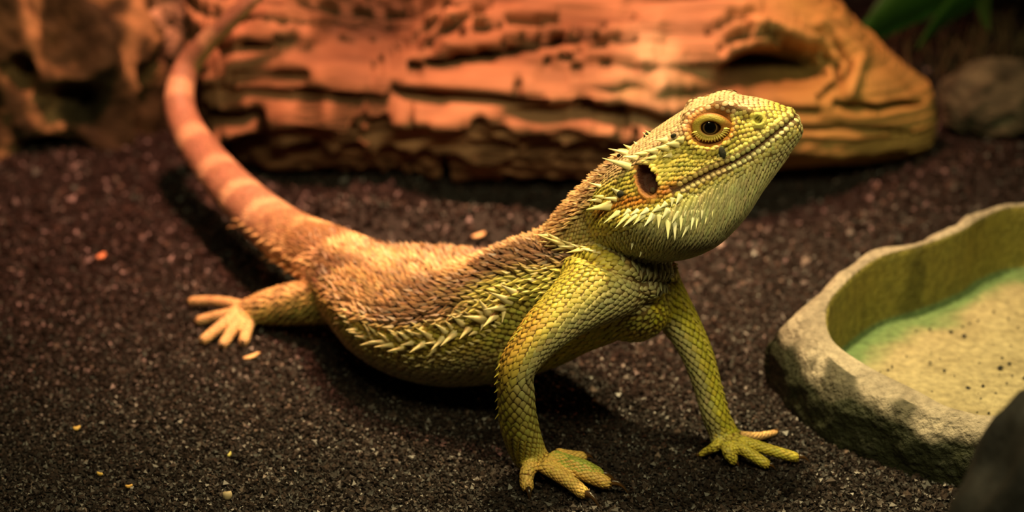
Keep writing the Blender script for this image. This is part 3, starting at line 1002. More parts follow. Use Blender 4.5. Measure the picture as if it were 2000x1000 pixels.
# ---- scales -------------------------------------------------------------
# template: x towards the free tip, y across, z off the skin
TPL = {}
_k = np.array([(-.48, .30, -.1), (-.48, -.30, -.1), (.0, .50, .0), (.0, -.50, .0), (.36, .30, .08), (.36, -.30, .08), (.64, 0, .34), (-.15, 0, .26), (.25, 0, .36),
               (.0, .48, -.4), (.0, -.48, -.4), (.34, .27, -.35), (.34, -.27, -.35), (.56, 0, -.25)])
TPL['keel'] = (_k, [(0, 1, 7), (1, 3, 7), (3, 8, 7), (3, 5, 8), (5, 6, 8), (6, 4, 8), (4, 2, 8), (2, 7, 8), (2, 0, 7), (2, 4, 11), (2, 11, 9), (4, 6, 13), (4, 13, 11),
                    (6, 5, 12), (6, 12, 13), (5, 3, 10), (5, 10, 12)], True,
               np.array([.5, .5, .68, .68, .80, .80, .95, 1.06, 1.12, .22, .22, .22, .22, .22]))
_s = np.array([(-.5, 0, .0), (-.1, .5, .0), (-.1, -.5, .0), (.62, 0, .85), (-.05, 0, .40), (.36, 0, .05)])
TPL['spiky'] = (_s, [(0, 2, 4), (2, 3, 4), (3, 1, 4), (1, 0, 4), (1, 3, 5), (3, 2, 5)], False, np.array([.55, .7, .7, 1.5, 1.0, .6]))
a6 = np.linspace(0, 2 * math.pi, 7)[:-1] + 0.3
_p = np.vstack([np.stack([np.cos(a6) * .5, np.sin(a6) * .5, 0 * a6 - .12], -1), np.stack([np.cos(a6) * .36, np.sin(a6) * .36, 0 * a6 + .20], -1), [(0.05, 0, .28)]])
_pf = []
for j in range(6):
    _pf += [(j, (j + 1) % 6, 6 + j), ((j + 1) % 6, 6 + (j + 1) % 6, 6 + j), (6 + j, 6 + (j + 1) % 6, 12)]
TPL['pebble'] = (_p, _pf, True, np.array([.55] * 6 + [.98] * 6 + [1.05]))
_l = np.array([(-.5, .28, .0), (-.5, -.28, .0), (.05, .36, .05), (.05, -.36, .05), (.85, 0, .22), (-.2, 0, .25), (.3, 0, .28), (.7, 0, -.2), (0, .34, -.2), (0, -.34, -.2)])
TPL['lance'] = (_l, [(1, 3, 5), (3, 6, 5), (3, 4, 6), (4, 2, 6), (2, 5, 6), (2, 0, 5), (0, 1, 5), (2, 4, 7), (2, 7, 8), (4, 3, 9), (4, 9, 7)], False,
                np.array([.75, .75, .9, .9, 1.15, 1, 1.05, .6, .6, .6]))


class Scales:
    def __init__(self):
        self.d = {k: [] for k in TPL}
        self.pos, self.colr = [], []

    def add(self, kind, P, N, Dr, L, W, H, colr):
        n = len(P)
        if not n:
            return
        b = lambda q: np.broadcast_to(np.asarray(q, float).reshape(-1, 1) if np.ndim(q) else np.full((n, 1), q), (n, 1))
        Dr = norm(Dr - N * (Dr * N).sum(1, keepdims=True))
        B = np.cross(N, Dr)
        if kind == 'spiky':
            ja = rng.normal(0, 0.30, (n, 1))
            Dr, B = Dr * np.cos(ja) + B * np.sin(ja), B * np.cos(ja) - Dr * np.sin(ja)
        self.d[kind].append((P, N, Dr, B, b(L), b(W), b(H), np.asarray(colr, float)))
        self.pos.append(P)
        self.colr.append(np.asarray(colr, float))

    def gather(self, k):
        return [np.concatenate([e[i] for e in self.d[k]]) for i in range(8)] if self.d[k] else None


SC = Scales()


def snap(P, tol):
    """project points on the fused skin; keep those that belong to it"""
    out, nrm, ok = np.zeros_like(P), np.zeros_like(P), np.zeros(len(P), bool)
    for i, p in enumerate(P):
        h = bvh.find_nearest(p)
        if h[0] is not None and h[3] < tol:
            out[i], nrm[i], ok[i] = h[0], h[1], True
    return out, nrm, ok


def lattice(G, size, sizew=None, s0=0.0, s1=1.0, overlap=0.70, jitter=0.05):
    """staggered rows over a ring grid: points, direction along rings, (s, phi), L"""
    nr, ns = G.shape[:2]
    cen = G.mean(1)
    arc = np.concatenate([[0], np.cumsum(np.linalg.norm(np.diff(cen, axis=0), axis=1))])
    peri = np.linalg.norm(np.diff(np.concatenate([G, G[:, :1]], 1), axis=1), axis=2).sum(1)
    P, Dr, SPH, LL = [], [], [], []
    s, row = s0 * arc[-1], 0
    while s < s1 * arc[-1]:
        fi = np.interp(s, arc, np.arange(nr))
        i = min(int(fi), nr - 2)
        f = fi - i
        u = s / arc[-1]
        L = size(u)
        W = (sizew or size)(u)
        per = np.interp(fi, np.arange(nr), peri)
        n = max(6, int(round(per / (W * 0.95))))
        # equal arc length round the ring
        ring = G[i] * (1 - f) + G[i + 1] * f
        nxt = G[i + 1] - G[i]
        cl = np.vstack([ring, ring[:1]])
        al = np.concatenate([[0], np.cumsum(np.linalg.norm(np.diff(cl, axis=0), axis=1))])
        q = (np.arange(n) + 0.5 * (row % 2)) / n * al[-1] + rng.normal(0, jitter * W, n)
        fj = np.interp(q % al[-1], al, np.arange(ns + 1))
        j = np.minimum(fj.astype(int), ns - 1)
        g = (fj - j)[:, None]
        nx_ = np.vstack([nxt, nxt[:1]])
        dd = nx_[j] * (1 - g) + nx_[j + 1] * g
        Dr.append(dd)
        P.append(cl[j] * (1 - g) + cl[j + 1] * g + norm(dd) * rng.normal(0, jitter * L, n)[:, None])
        SPH.append(np.stack([np.full(n, u), fj / ns * 360.0], -1))
        LL.append(np.stack([np.full(n, L), np.full(n, W)], -1))
        s += L * overlap
        row += 1
    return np.vstack(P), norm(np.vstack(Dr)), np.vstack(SPH), np.vstack(LL)


def mixc(a, b, t):
    t = np.clip(np.asarray(t), 0, 1)[..., None]
    return np.array(a) * (1 - t) + np.array(b) * t


YEL, OLI, PALE, ORA = (0.50, 0.38, 0.07), (0.40, 0.36, 0.08), (0.62, 0.58, 0.34), (0.62, 0.26, 0.05)
BRN, TAN, CREAM, GRY = (0.20, 0.11, 0.05), (0.60, 0.36, 0.17), (0.78, 0.66, 0.34), (0.50, 0.46, 0.25)


def jit(c, amt=0.12):
    return np.clip(c * (1 + rng.normal(0, amt, (len(c), 1))) * (1 + rng.normal(0, amt * 0.3, c.shape)), 0, 1)


def angd(a, b):
    return np.abs((a - b + 180) % 360 - 180)


# trunk ------------------------------------------------------------------
P, Dr, SPH, LL = lattice(G_TRUNK, lambda u: 0.19 + 0.02 * math.sin(u * 3.14), s0=0.03, s1=0.97, jitter=0.09)
P, N, ok = snap(P, 0.16)
P, N, Dr, SPH, LL = P[ok], N[ok], -Dr[ok], SPH[ok], LL[ok]
u, ph = SPH.T
top = angd(ph, 90)                 # 0 on the spine, 90 on the flank, 180 under the belly
mott = fbm(P * 0.75, 3, 201)
fine = fbm(P * 2.2, 2, 202)
back = mixc((0.15, 0.075, 0.035), (0.40, 0.23, 0.10), sstep(-0.25, 0.45, mott + 0.5 * fine))
strp = (sstep(24, 8, top) * (0.55 + 0.45 * sstep(-0.2, 0.2, fine)))[:, None]
back = back * (1 - strp) + np.array((0.56, 0.34, 0.17)) * strp
sidec = mixc(YEL, GRY, sstep(100, 128, top))
sidec = mixc(OLI, sidec, 1.0) * 0 + sidec
col_t = back * (1 - sstep(76, 90, top))[:, None] + sidec * sstep(76, 90, top)[:, None]
col_t = col_t * (1 - sstep(140, 165, top)[:, None]) + np.array((0.50, 0.45, 0.27)) * sstep(140, 165, top)[:, None]
fr = sstep(0.60, 0.78, u)[:, None] * sstep(45, 70, top)[:, None]
col_t = col_t * (1 - fr) + np.array((0.50, 0.44, 0.09)) * fr
col_t = jit(col_t, 0.14)
isback = (top < 84) & (u < 0.9)
SC.add('spiky', P[isback], N[isback], Dr[isback], LL[isback, 0] * 1.2, LL[isback, 1] * 0.9, LL[isback, 0] * rng.uniform(0.5, 1.3, isback.sum()), col_t[isback])
sd = ~isback
tip = sstep(112, 92, top[sd]) * (u[sd] < 0.7)
SC.add('keel', P[sd], N[sd], Dr[sd], LL[sd, 0] * 1.12, LL[sd, 1] * 0.98, LL[sd, 0] * (0.40 + 0.5 * tip), col_t[sd])

# tail -------------------------------------------------------------------
P, Dr, SPH, LL = lattice(G_TAIL, lambda u: 0.17 - 0.08 * u, s0=0.04, s1=0.995)
P, N, ok = snap(P, 0.16)
P, N, Dr, SPH, LL = P[ok], N[ok], Dr[ok], SPH[ok], LL[ok]
u, ph = SPH.T
top = angd(ph, 90)
bandf = 0.5 + 0.5 * np.sin((u ** 0.85) * 62)
tc_ = mixc((0.36, 0.20, 0.13), (0.64, 0.42, 0.26), sstep(0.62, 0.95, bandf) * 0.9)
tc_ = tc_ * (1 - sstep(100, 150, top)[:, None]) + np.array((0.42, 0.36, 0.14)) * sstep(100, 150, top)[:, None]
b0 = sstep(0.30, 0.12, u)[:, None]
tc_ = tc_ * (1 - b0) + mixc((0.24, 0.12, 0.05), (0.66, 0.40, 0.20), sstep(-0.25, 0.2, fbm(P * 1.4, 3, 205))) * b0
SC.add('spiky', P, N, Dr, LL[:, 0] * 1.25, LL[:, 1], LL[:, 0] * (0.28 + 0.6 * sstep(0.25, 0.02, u)), jit(tc_, 0.1))

# neck -------------------------------------------------------------------
P, Dr, SPH, LL = lattice(G_NECK, lambda u: 0.12, jitter=0.1)
P, N, ok = snap(P, 0.14)
hx_, hw_, hz_ = to_head(P)
ok &= ~((hx_ > 0.2))
P, N, Dr, LL = P[ok], N[ok], -Dr[ok], LL[ok]
px_, py_ = proj(P)
nape = sstep(20, -25, (py_ - (355 + (1160 - px_) * 1.0)) * 0.7 - 30)
nc = mixc((0.52, 0.44, 0.16), TAN, nape)
dk = sstep(0.0, 0.3, fbm(P * 1.3, 3, 211)) * nape
nc = mixc(np.array(BRN), nc, 1 - 0.75 * dk) if False else nc * (1 - 0.6 * dk[:, None]) + np.array(BRN) * 0.6 * dk[:, None]
sp_ = nape > 0.5
nc = jit(nc, 0.15)
SC.add('spiky', P[sp_], N[sp_], Dr[sp_], LL[sp_, 0] * 1.7, LL[sp_, 1] * 1.1, LL[sp_, 0] * rng.uniform(.8, 2.0, sp_.sum()), nc[sp_])
SC.add('keel', P[~sp_], N[~sp_], Dr[~sp_], LL[~sp_, 0] * 1.15, LL[~sp_, 1] * 1.05, LL[~sp_, 0] * 0.4, nc[~sp_])

# limbs ------------------------------------------------------------------
def limb(G, size, colfn, tol=0.14, s0=0.08, s1=0.98, H=0.34, kind='keel'):
    P, Dr, SPH, LL = lattice(G, size, s0=s0, s1=s1)
    P, N, ok = snap(P, tol)
    P, N, Dr, SPH, LL = P[ok], N[ok], Dr[ok], SPH[ok], LL[ok]
    c = jit(colfn(P, N, SPH[:, 0], SPH[:, 1]), 0.10)
    SC.add(kind, P, N, Dr, LL[:, 0] * 1.22, LL[:, 1] * 1.02, LL[:, 0] * H, c)


def arm_col(P, N, u, ph):
    outer = sstep(-0.2, 0.7, N @ norm(np.array([-0.75, -0.3, 0.55])))
    c = mixc((0.46, 0.42, 0.19), (0.54, 0.43, 0.06), outer)
    o = sstep(0.30, 0.42, u) * sstep(0.66, 0.50, u) * sstep(0.1, 0.8, N @ norm(np.array([-0.9, -0.1, 0.4])))
    c = mixc(c * 0, c, np.ones(len(c))) if False else c
    c = c * (1 - 0.55 * o[:, None]) + np.array(ORA) * 0.55 * o[:, None]
    g = sstep(0.55, 0.75, u)[:, None]
    c = c * (1 - 0.6 * g) + np.array((0.44, 0.42, 0.045)) * 0.6 * g
    h = sstep(0.90, 0.97, u)[:, None]
    return c * (1 - 0.5 * h) + np.array((0.66, 0.44, 0.10)) * 0.5 * h


def arm2_col(P, N, u, ph):
    outer = sstep(-0.1, 0.6, N @ norm(np.array([0.8, -0.2, 0.4])))
    return mixc((0.46, 0.42, 0.18), (0.52, 0.46, 0.04), outer)


def leg_col(P, N, u, ph):
    o = sstep(-0.2, 0.8, N[:, 2])
    c = mixc((0.42, 0.36, 0.10), (0.66, 0.40, 0.18), o * sstep(0.1, 0.9, u + 0.3 * o))
    return c * (1 - 0.45 * sstep(-0.1, 0.35, fbm(P * 2.2, 2, 217)))[:, None]


limb(G_AN, lambda u: 0.185 + 0.04 * sstep(0.45, 0.6, u) - 0.085 * sstep(0.78, 0.95, u), arm_col, H=0.42)
limb(G_AF, lambda u: 0.185 - 0.06 * sstep(0.8, 1.0, u), arm2_col, H=0.42)
limb(G_LN, lambda u: 0.17, leg_col, kind='spiky', H=0.7)
for k, cc in (('near', (0.84, 0.54, 0.14)), ('far', (0.70, 0.58, 0.08)), ('hind', (0.80, 0.50, 0.24))):
    for i, (G, T, c) in enumerate(toe_G[k]):
        cc2 = (0.44, 0.48, 0.08) if (k == 'near' and i == 3) else ((0.78, 0.48, 0.20) if (k == 'far' and i == 4) else cc)
        limb(G, lambda u: 0.115, lambda P, N, u, ph, q=cc2: np.tile(np.array(q), (len(P), 1)), tol=0.10, s0=0.05, s1=0.97, H=0.40)
# hand and foot backs: short rows over the pads
for (c0, nrm_, dirp, n, rad, cc) in [((1055, 898), 0, (1110, 925), 90, .48, (0.78, 0.54, 0.12)), ((1425, 862), 0, (1470, 880), 90, .46, (0.60, 0.50, 0.08)),
                                     ((470, 606), 0, (430, 625), 80, .45, (0.76, 0.46, 0.22))]:
    pc = cast(*c0)[0]
    dv = gp(*dirp) - gp(*c0)
    pts = pc + np.stack([rng.uniform(-rad, rad, n * 4), rng.uniform(-rad, rad, n * 4), rng.uniform(-.1, .1, n * 4)], -1)
    P, N, ok = snap(pts, 0.3)
    keep = []
    for i in np.where(ok & (N[:, 2] > 0.1))[0]:
        if all(np.linalg.norm(P[i] - P[j]) > 0.085 for j in keep):
            keep.append(i)
    P, N = P[keep], N[keep]
    SC.add('keel', P, N, np.tile(dv, (len(P), 1)), 0.15, 0.13, 0.05, jit(np.tile(np.array(cc), (len(P), 1)), 0.1))

# head -------------------------------------------------------------------
def head_colour(P):
    x, w, z = to_head(P)
    c = np.tile(np.array((0.54, 0.45, 0.08)), (len(P), 1))
    crown = sstep(0.85, 1.15, z + 0.12 * np.maximum(0, 2.2 - x) + 0.28 * np.maximum(0, x - 2.7))[:, None]
    c = c * (1 - crown) + np.array((0.62, 0.42, 0.23)) * crown
    zmm = np.interp(x, mh[mo, 0], mh[mo, 2])
    under = sstep(-0.12, -0.55, z - zmm)[:, None]
    c = c * (1 - under) + np.array((0.50, 0.47, 0.22)) * under
    thr = sstep(-1.0, -1.7, z)[:, None]
    c = c * (1 - thr) + np.array((0.33, 0.31, 0.16)) * thr
    lip = np.exp(-((z - zmm) / 0.2) ** 2) * sstep(1.4, 2.6, x)
    c = c * (1 - 0.6 * lip[:, None]) + np.array((0.60, 0.57, 0.30)) * 0.6 * lip[:, None]
    q = np.stack(proj(P), -1)
    o1, _ = seg_dist(q, [(1215, 394), (1255, 390), (1300, 371), (1350, 353), (1412, 326)])
    o2, _ = seg_dist(q, [(1340, 250), (1350, 225), (1390, 213), (1425, 235), (1432, 255), (1415, 272), (1385, 284), (1352, 272), (1340, 250)])
    o3, _ = seg_dist(q, [(1170, 410), (1215, 396)])
    o = np.maximum(np.exp(-(o1 / 13) ** 2) * 0.9, np.maximum(np.exp(-(o2 / 6.5) ** 2) * 0.8, np.exp(-(o3 / 12) ** 2) * 0.8))
    o = (o * (w > 0))[:, None]
    c = c * (1 - o) + np.array((0.62, 0.20, 0.03)) * o
    for (bx, by, rx, ry) in ((1411, 298, 8, 13), (1316, 266, 6, 5), (1212, 378, 9, 8), (1262, 258, 9, 6)):
        k = np.exp(-(((q[:, 0] - bx) / rx) ** 2 + ((q[:, 1] - by) / ry) ** 2) ** 2)[:, None] * 0.85
        c = c * (1 - k) + np.array((0.045, 0.045, 0.03)) * k
    return c


P, Dr, SPH, LL = lattice(HG, lambda u: 0.125, overlap=0.84, s0=0.02, s1=0.985, jitter=0.09)
P, N, ok = snap(P, 0.25)
x, w, z = to_head(P)
eh, rh, nh = to_head(eyeP), to_head(earP), to_head(nosP)
e_eye = np.minimum(np.hypot((x - eh[0]) / 0.52, (z - eh[2]) / 0.44), 9)
e_ear = np.hypot((x - rh[0]) / 0.245, (z - rh[2]) / 0.36)
e_nos = np.hypot(x - nh[0], z - nh[2])
ok &= (e_eye > 1.02) & (e_ear > 1.2) & (e_nos > 0.21)
zmm = np.interp(x, mh[mo, 0], mh[mo, 2])
onm = (x > mh[:, 0].min()) & (x < 4.4)
ok &= ~(onm & (np.abs(z - zmm) < 0.17))
P, N, Dr, LL, x, w, z, zmm = (q[ok] for q in (P, N, Dr, LL, x, w, z, zmm))
backd = np.tile(-E1, (len(P), 1)) - 0.35 * E2
hc = jit(head_colour(P), 0.12)
beard = (z - zmm < -0.35) & (x < 3.4) | (z < -0.75)
crownm = (z > 0.95) & ~beard
rest = ~beard & ~crownm
sz = rng.uniform(0.125, 0.15, len(x)) + 0.07 * np.exp(-((np.stack([x, z], -1) - np.array([1.0, 0.62])) ** 2).sum(1) / 0.20)
snout = rest & (x > 2.75)
cheek = rest & ~snout
SC.add('pebble', P[snout], N[snout], backd[snout], sz[snout] * 1.08, sz[snout] * 1.02, sz[snout] * 0.34, hc[snout])
SC.add('keel', P[cheek], N[cheek], backd[cheek], sz[cheek] * 1.25, sz[cheek] * 1.02, sz[cheek] * 0.62, hc[cheek])
SC.add('pebble', P[crownm], N[crownm], backd[crownm], 0.145, 0.14, 0.038, hc[crownm])
bd = backd[beard] - 0.75 * E2
bl = 0.14 + 0.10 * np.exp(-((x[beard] - 1.3) / 1.1) ** 2) * sstep(-1.9, -0.9, z[beard])
SC.add('lance', P[beard], N[beard], bd, bl * 1.08, bl * 0.92, bl * 0.85, hc[beard])
# rows of larger lip scales, above and below the mouth
for dz, L_, cc in ((0.09, 0.15, (0.62, 0.57, 0.22)), (-0.095, 0.145, (0.60, 0.57, 0.30)), (0.245, 0.135, (0.62, 0.56, 0.15)), (-0.25, 0.13, (0.56, 0.52, 0.24))):
    xs = np.arange(mh[:, 0].min() + 0.25, 4.33, L_ * 0.92) + (0.07 if abs(dz) > 0.2 else 0)
    for sgn in (1, -1):
        wz = np.interp(xs, mh[mo, 0], mh[mo, 1]) * sgn
        Q = np.array([hw(a, b, c) for a, b, c in zip(xs, wz, np.interp(xs, mh[mo, 0], mh[mo, 2]) + dz)])
        P, N, ok = snap(Q, 0.4)
        P, N = P[ok], N[ok]
        SC.add('pebble', P, N, np.tile(-E1, (len(P), 1)), L_ * 1.12, L_ * 1.04, L_ * 0.42, jit(0.6 * np.array(cc) + 0.4 * head_colour(P), 0.1))
# small scales round the front of the snout
# fill whatever the rows have left bare
FILL = 0.125
cellsz = FILL
cells = {}
pos_all = np.vstack([e[0] for k in SC.d for e in SC.d[k]])
dir_all = np.vstack([e[2] for k in SC.d for e in SC.d[k]])
col_all = np.vstack([e[7] for k in SC.d for e in SC.d[k]])
knd_all = np.concatenate([np.full(len(e[0]), list(TPL).index(k)) for k in SC.d for e in SC.d[k]])
kd0 = KDTree(len(pos_all))
for i, p in enumerate(pos_all):
    kd0.insert(p, i)
kd0.balance()
fx, fw, fz = to_head(BV)
bad = np.zeros(len(BV), bool)
for P0, ra, rb in ((eyeP, 0.52, 0.44), (earP, 0.29, 0.42)):
    for Q in mirror_pts(P0):
        qx, qw, qz = to_head(Q)
        bad |= (np.sign(fw) == np.sign(qw)) & (np.hypot((fx - qx) / ra, (fz - qz) / rb) < 1) & (np.abs(fw) > 0.3)
for Q in mirror_pts(nosP):
    bad |= np.linalg.norm(BV - Q, axis=1) < 0.21
zq = np.interp(fx, mh[mo, 0], mh[mo, 2])
bad |= (fx > mh[:, 0].min()) & (fx < 4.4) & (np.abs(fz - zq) < 0.10)
order = rng.permutation(np.where(~bad & (BV[:, 2] > 0.12))[0])
fi_, fn_ = [], []
for i in order:
    p = BV[i]
    co, n_, dd = kd0.find(p)
    if dd < FILL:
        continue
    key = tuple((p / cellsz).astype(int))
    hit = False
    for a in (-1, 0, 1):
        for b in (-1, 0, 1):
            for c in (-1, 0, 1):
                for q in cells.get((key[0] + a, key[1] + b, key[2] + c), ()):
                    if (q[0] - p[0]) ** 2 + (q[1] - p[1]) ** 2 + (q[2] - p[2]) ** 2 < FILL * FILL:
                        hit = True
    if hit:
        continue
    cells.setdefault(key, []).append(tuple(p))
    fi_.append(i)
    fn_.append(n_)
fi_, fn_ = np.array(fi_), np.array(fn_)
kk_ = knd_all[fn_]
for ki, kn in enumerate(TPL):
    m = kk_ == ki
    if m.any():
        hgt = {'keel': 0.4, 'spiky': 0.7, 'pebble': 0.3, 'lance': 0.6}[kn]
        SC.add(kn, BV[fi_[m]], BN[fi_[m]], dir_all[fn_[m]] + rng.normal(0, 0.1, (m.sum(), 3)), FILL * 1.45, FILL * 1.2, FILL * hgt, jit(col_all[fn_[m]], 0.12))
print('scales', len(pos_all), 'fill', len(fi_))

# ---- colour of the skin between the scales
kd = KDTree(sum(len(p) for p in SC.pos))
allp, allc = np.vstack(SC.pos), np.vstack(SC.colr)
for i, p in enumerate(allp):
    kd.insert(p, i)
kd.balance()
idx = np.array([kd.find(v)[1] for v in BV])
sk = allc[idx] * np.array([0.30, 0.22, 0.16])
far_ = np.array([kd.find(v)[2] for v in BV[::1]]) > 0.25
sk[far_] = allc[idx][far_] * 0.7
hx, hwid, hz = to_head(BV)
for P in mirror_pts(earP):
    x0, w0, z0 = to_head(P)
    e = np.sqrt(((hx - x0) / 0.235) ** 2 + ((hz - z0) / 0.345) ** 2)
    m = (np.sign(hwid) == np.sign(w0)) & (e < 1.45)
    t = sstep(1.2, 0.95, e[m])[:, None]
    sk[m] = np.array((0.42, 0.17, 0.03)) * (1 - t) + np.array((0.075, 0.022, 0.012)) * t
for P in mirror_pts(eyeP):
    x0, w0, z0 = to_head(P)
    e = np.sqrt(((hx - x0) / 0.52) ** 2 + ((hz - z0) / 0.44) ** 2)
    m = (np.sign(hwid) == np.sign(w0)) & (e < 1.15)
    sk[m] = (0.34, 0.13, 0.03)
for P in mirror_pts(nosP):
    r = np.linalg.norm(BV - P, axis=1)
    sk[r < 0.22] = (0.50, 0.44, 0.09)
    sk[r < 0.085] = (0.03, 0.015, 0.008)
zmm = np.interp(hx, mh[mo, 0], mh[mo, 2])
m = (hx > mh[:, 0].min()) & (hx < 4.45) & (np.abs(hz - zmm) < 0.05)
sk[m] = (0.10, 0.045, 0.015)
setcol(body_me, sk)
body_me.materials.clear()
body_me.materials.append(M_SKIN)

dragon = bpy.data.objects.new('bearded_dragon', None)
root_at = np.array([-1.5, 49.5, 0.0])
dragon.location = Vector(root_at) * CM
dragon['label'] = 'yellow and orange spiny lizard propped on its front legs with head raised'
dragon['category'] = 'lizard'
C.objects.link(dragon)


def local(me):
    me.transform(Matrix.Translation(Vector(-root_at) * CM))
    return me


obj('body', local(body_me), dragon)

# ---- scales: the largest in view singly, the rest as one part
MAX_SINGLE = 235
rec = []
for k in TPL:
    g = SC.gather(k)
    if g is None:
        continue
    P, N, Dr, B, L, W, H, colr = g
    view = norm(np.array(CAMP) - P)
    facing = (N * view).sum(1)
    score = (L * W)[:, 0] * np.clip(facing, 0, 1) / np.linalg.norm(P - np.array(CAMP), axis=1) ** 2
    for i in range(len(P)):
        rec.append((score[i], k, i))
rec.sort(key=lambda r: -r[0])
single = []
for s, k, i in rec:
    if len(single) >= MAX_SINGLE:
        break
    P, N, Dr, B, L, W, H, colr = (e[i] for e in SC.gather(k)) if False else (None,) * 8
    single.append((k, i))
cache = {k: SC.gather(k) for k in TPL}
tplme = {}
for k, (tv, tf, smooth, tcol) in TPL.items():
    tplme[k] = mesh_from('scale_' + k, tv / CM * 1.0, np.array(tf, np.int32) if len({len(q) for q in tf}) == 1 else tf, M_SCALE1, smooth)
taken = {k: set() for k in TPL}
made = 0
for s, k, i in rec:
    if made >= MAX_SINGLE:
        break
    P, N, Dr, B, L, W, H, colr = (e[i] for e in cache[k])
    v = norm(P + N * 0.12 - np.array(CAMP))
    h = bvh.ray_cast(CAMP, Vector(v), np.linalg.norm(P + N * 0.12 - np.array(CAMP)) - 0.02)
    if h[0] is not None:
        continue
    o = bpy.data.objects.new('scale', tplme[k])
    o.parent = dragon
    M3 = np.eye(4)
    M3[:3, 0], M3[:3, 1], M3[:3, 2], M3[:3, 3] = Dr * L * CM, B * W * CM, N * H * CM, (P - root_at) * CM
    o.matrix_local = Matrix(M3.tolist())
    o.color = (*colr, 1)
    C.objects.link(o)
    taken[k].add(i)
    made += 1
Va, Fa, Ca, Sm, off = [], [], [], [], 0
for k, (tv, tf, smooth, tcol) in TPL.items():
    if cache[k] is None:
        continue
    keep = np.array([i for i in range(len(cache[k][0])) if i not in taken[k]], int)
    P, N, Dr, B, L, W, H, colr = (e[keep] for e in cache[k])
    n, m = len(P), len(tv)
    V = P[:, None] + Dr[:, None] * (L * tv[None, :, 0])[..., None] + B[:, None] * (W * tv[None, :, 1])[..., None] + N[:, None] * (H * tv[None, :, 2])[..., None]
    Va.append(V.reshape(-1, 3))
    Fa.append((np.array(tf)[None] + (np.arange(n) * m)[:, None, None]).reshape(-1, 3) + off)
    Ca.append((colr[:, None] * tcol[None, :, None]).reshape(-1, 3))
    Sm.append(np.full(n * len(tf), smooth))
    off += n * m
sme = mesh_from('scales', np.vstack(Va) - root_at, np.vstack(Fa).astype(np.int32), M_SCALE, col=np.vstack(Ca))
if len(sme.polygons) == sum(len(s) for s in Sm):
    sme.polygons.foreach_set('use_smooth', np.concatenate(Sm))
obj('scale_cover', sme, dragon, kind='stuff')

# ---- spines: each its own part ------------------------------------------
def cone_mesh(name, bend, flare=1.0, m=M_SPIKE):
    V, n = [], 8
    for t, r in ((-0.12, 1.15 * flare), (0.05, 1.0 * flare), (0.25, 0.72), (0.5, 0.46), (0.75, 0.24), (0.93, 0.08)):
        for k in range(n):
            a = 2 * math.pi * k / n
            V.append((t, 0.5 * r * math.cos(a), 0.5 * r * math.sin(a) + bend * t * t))
    V.append((1.0, 0, bend))
    f = []
    for i in range(5):
        for k in range(n):
            a, b = i * n + k, i * n + (k + 1) % n
            f.append([a, a + n, b + n, b])
    for k in range(n):
        f.append([5 * n + k, 6 * n, 5 * n + (k + 1) % n])
    f.append(list(range(n)))
    return mesh_from(name, np.array(V) / CM, f, m, True)


SP_ME = [cone_mesh('spine', b) for b in (0.0, 0.12, -0.12)]


def spike(P, d, n, L, W, colr, flat=0.75, me=None, name='spine', sink=0.0):
    d = norm(d)
    z = norm(n - d * (n @ d))
    y = np.cross(z, d)
    M3 = np.eye(4)
    M3[:3, 0], M3[:3, 1], M3[:3, 2], M3[:3, 3] = d * L * CM, y * W * CM, z * W * flat * CM, (P - root_at - n * sink) * CM
    o = bpy.data.objects.new(name, me or random.choice(SP_ME))
    o.parent = dragon
    o.matrix_local = Matrix(M3.tolist())
    o.color = (*np.clip(np.array(colr) * random.uniform(0.88, 1.1), 0, 1), 1)
    C.objects.link(o)
    return o


IMR = np.array([1.0, 0, 0])
IMU = np.array([0, SP, CP])


def spike_px(b, t, w, out=0.5, colr=CREAM, flat=0.75, name='spine'):
    """spine from its root pixel to its tip pixel, w pixels wide, leaning out of the skin"""
    P, n = cast(*b)
    dep = P[1] * CP + (CAM_H - P[2]) * SP
    s = dep / F
    v = IMR * (t[0] - b[0]) * s - IMU * (t[1] - b[1]) * s
    L2 = np.linalg.norm(v)
    # lean outwards along the view axis so that it clears the skin
    fwd = np.array([0, CP, -SP])
    v = v - fwd * max(0.0, -(n @ fwd)) * out * L2
    return spike(P, v, n, np.linalg.norm(v) * 1.18, w * s * 1.3, colr, flat, name=name)


def crop2(x, y):
    return 640 + x * .38, 420 + y * .38


def crop1(x, y):
    return 1150 + x * .38, 140 + y * .38


def crop7(x, y):
    return 1000 + x * .23, 330 + y * .23


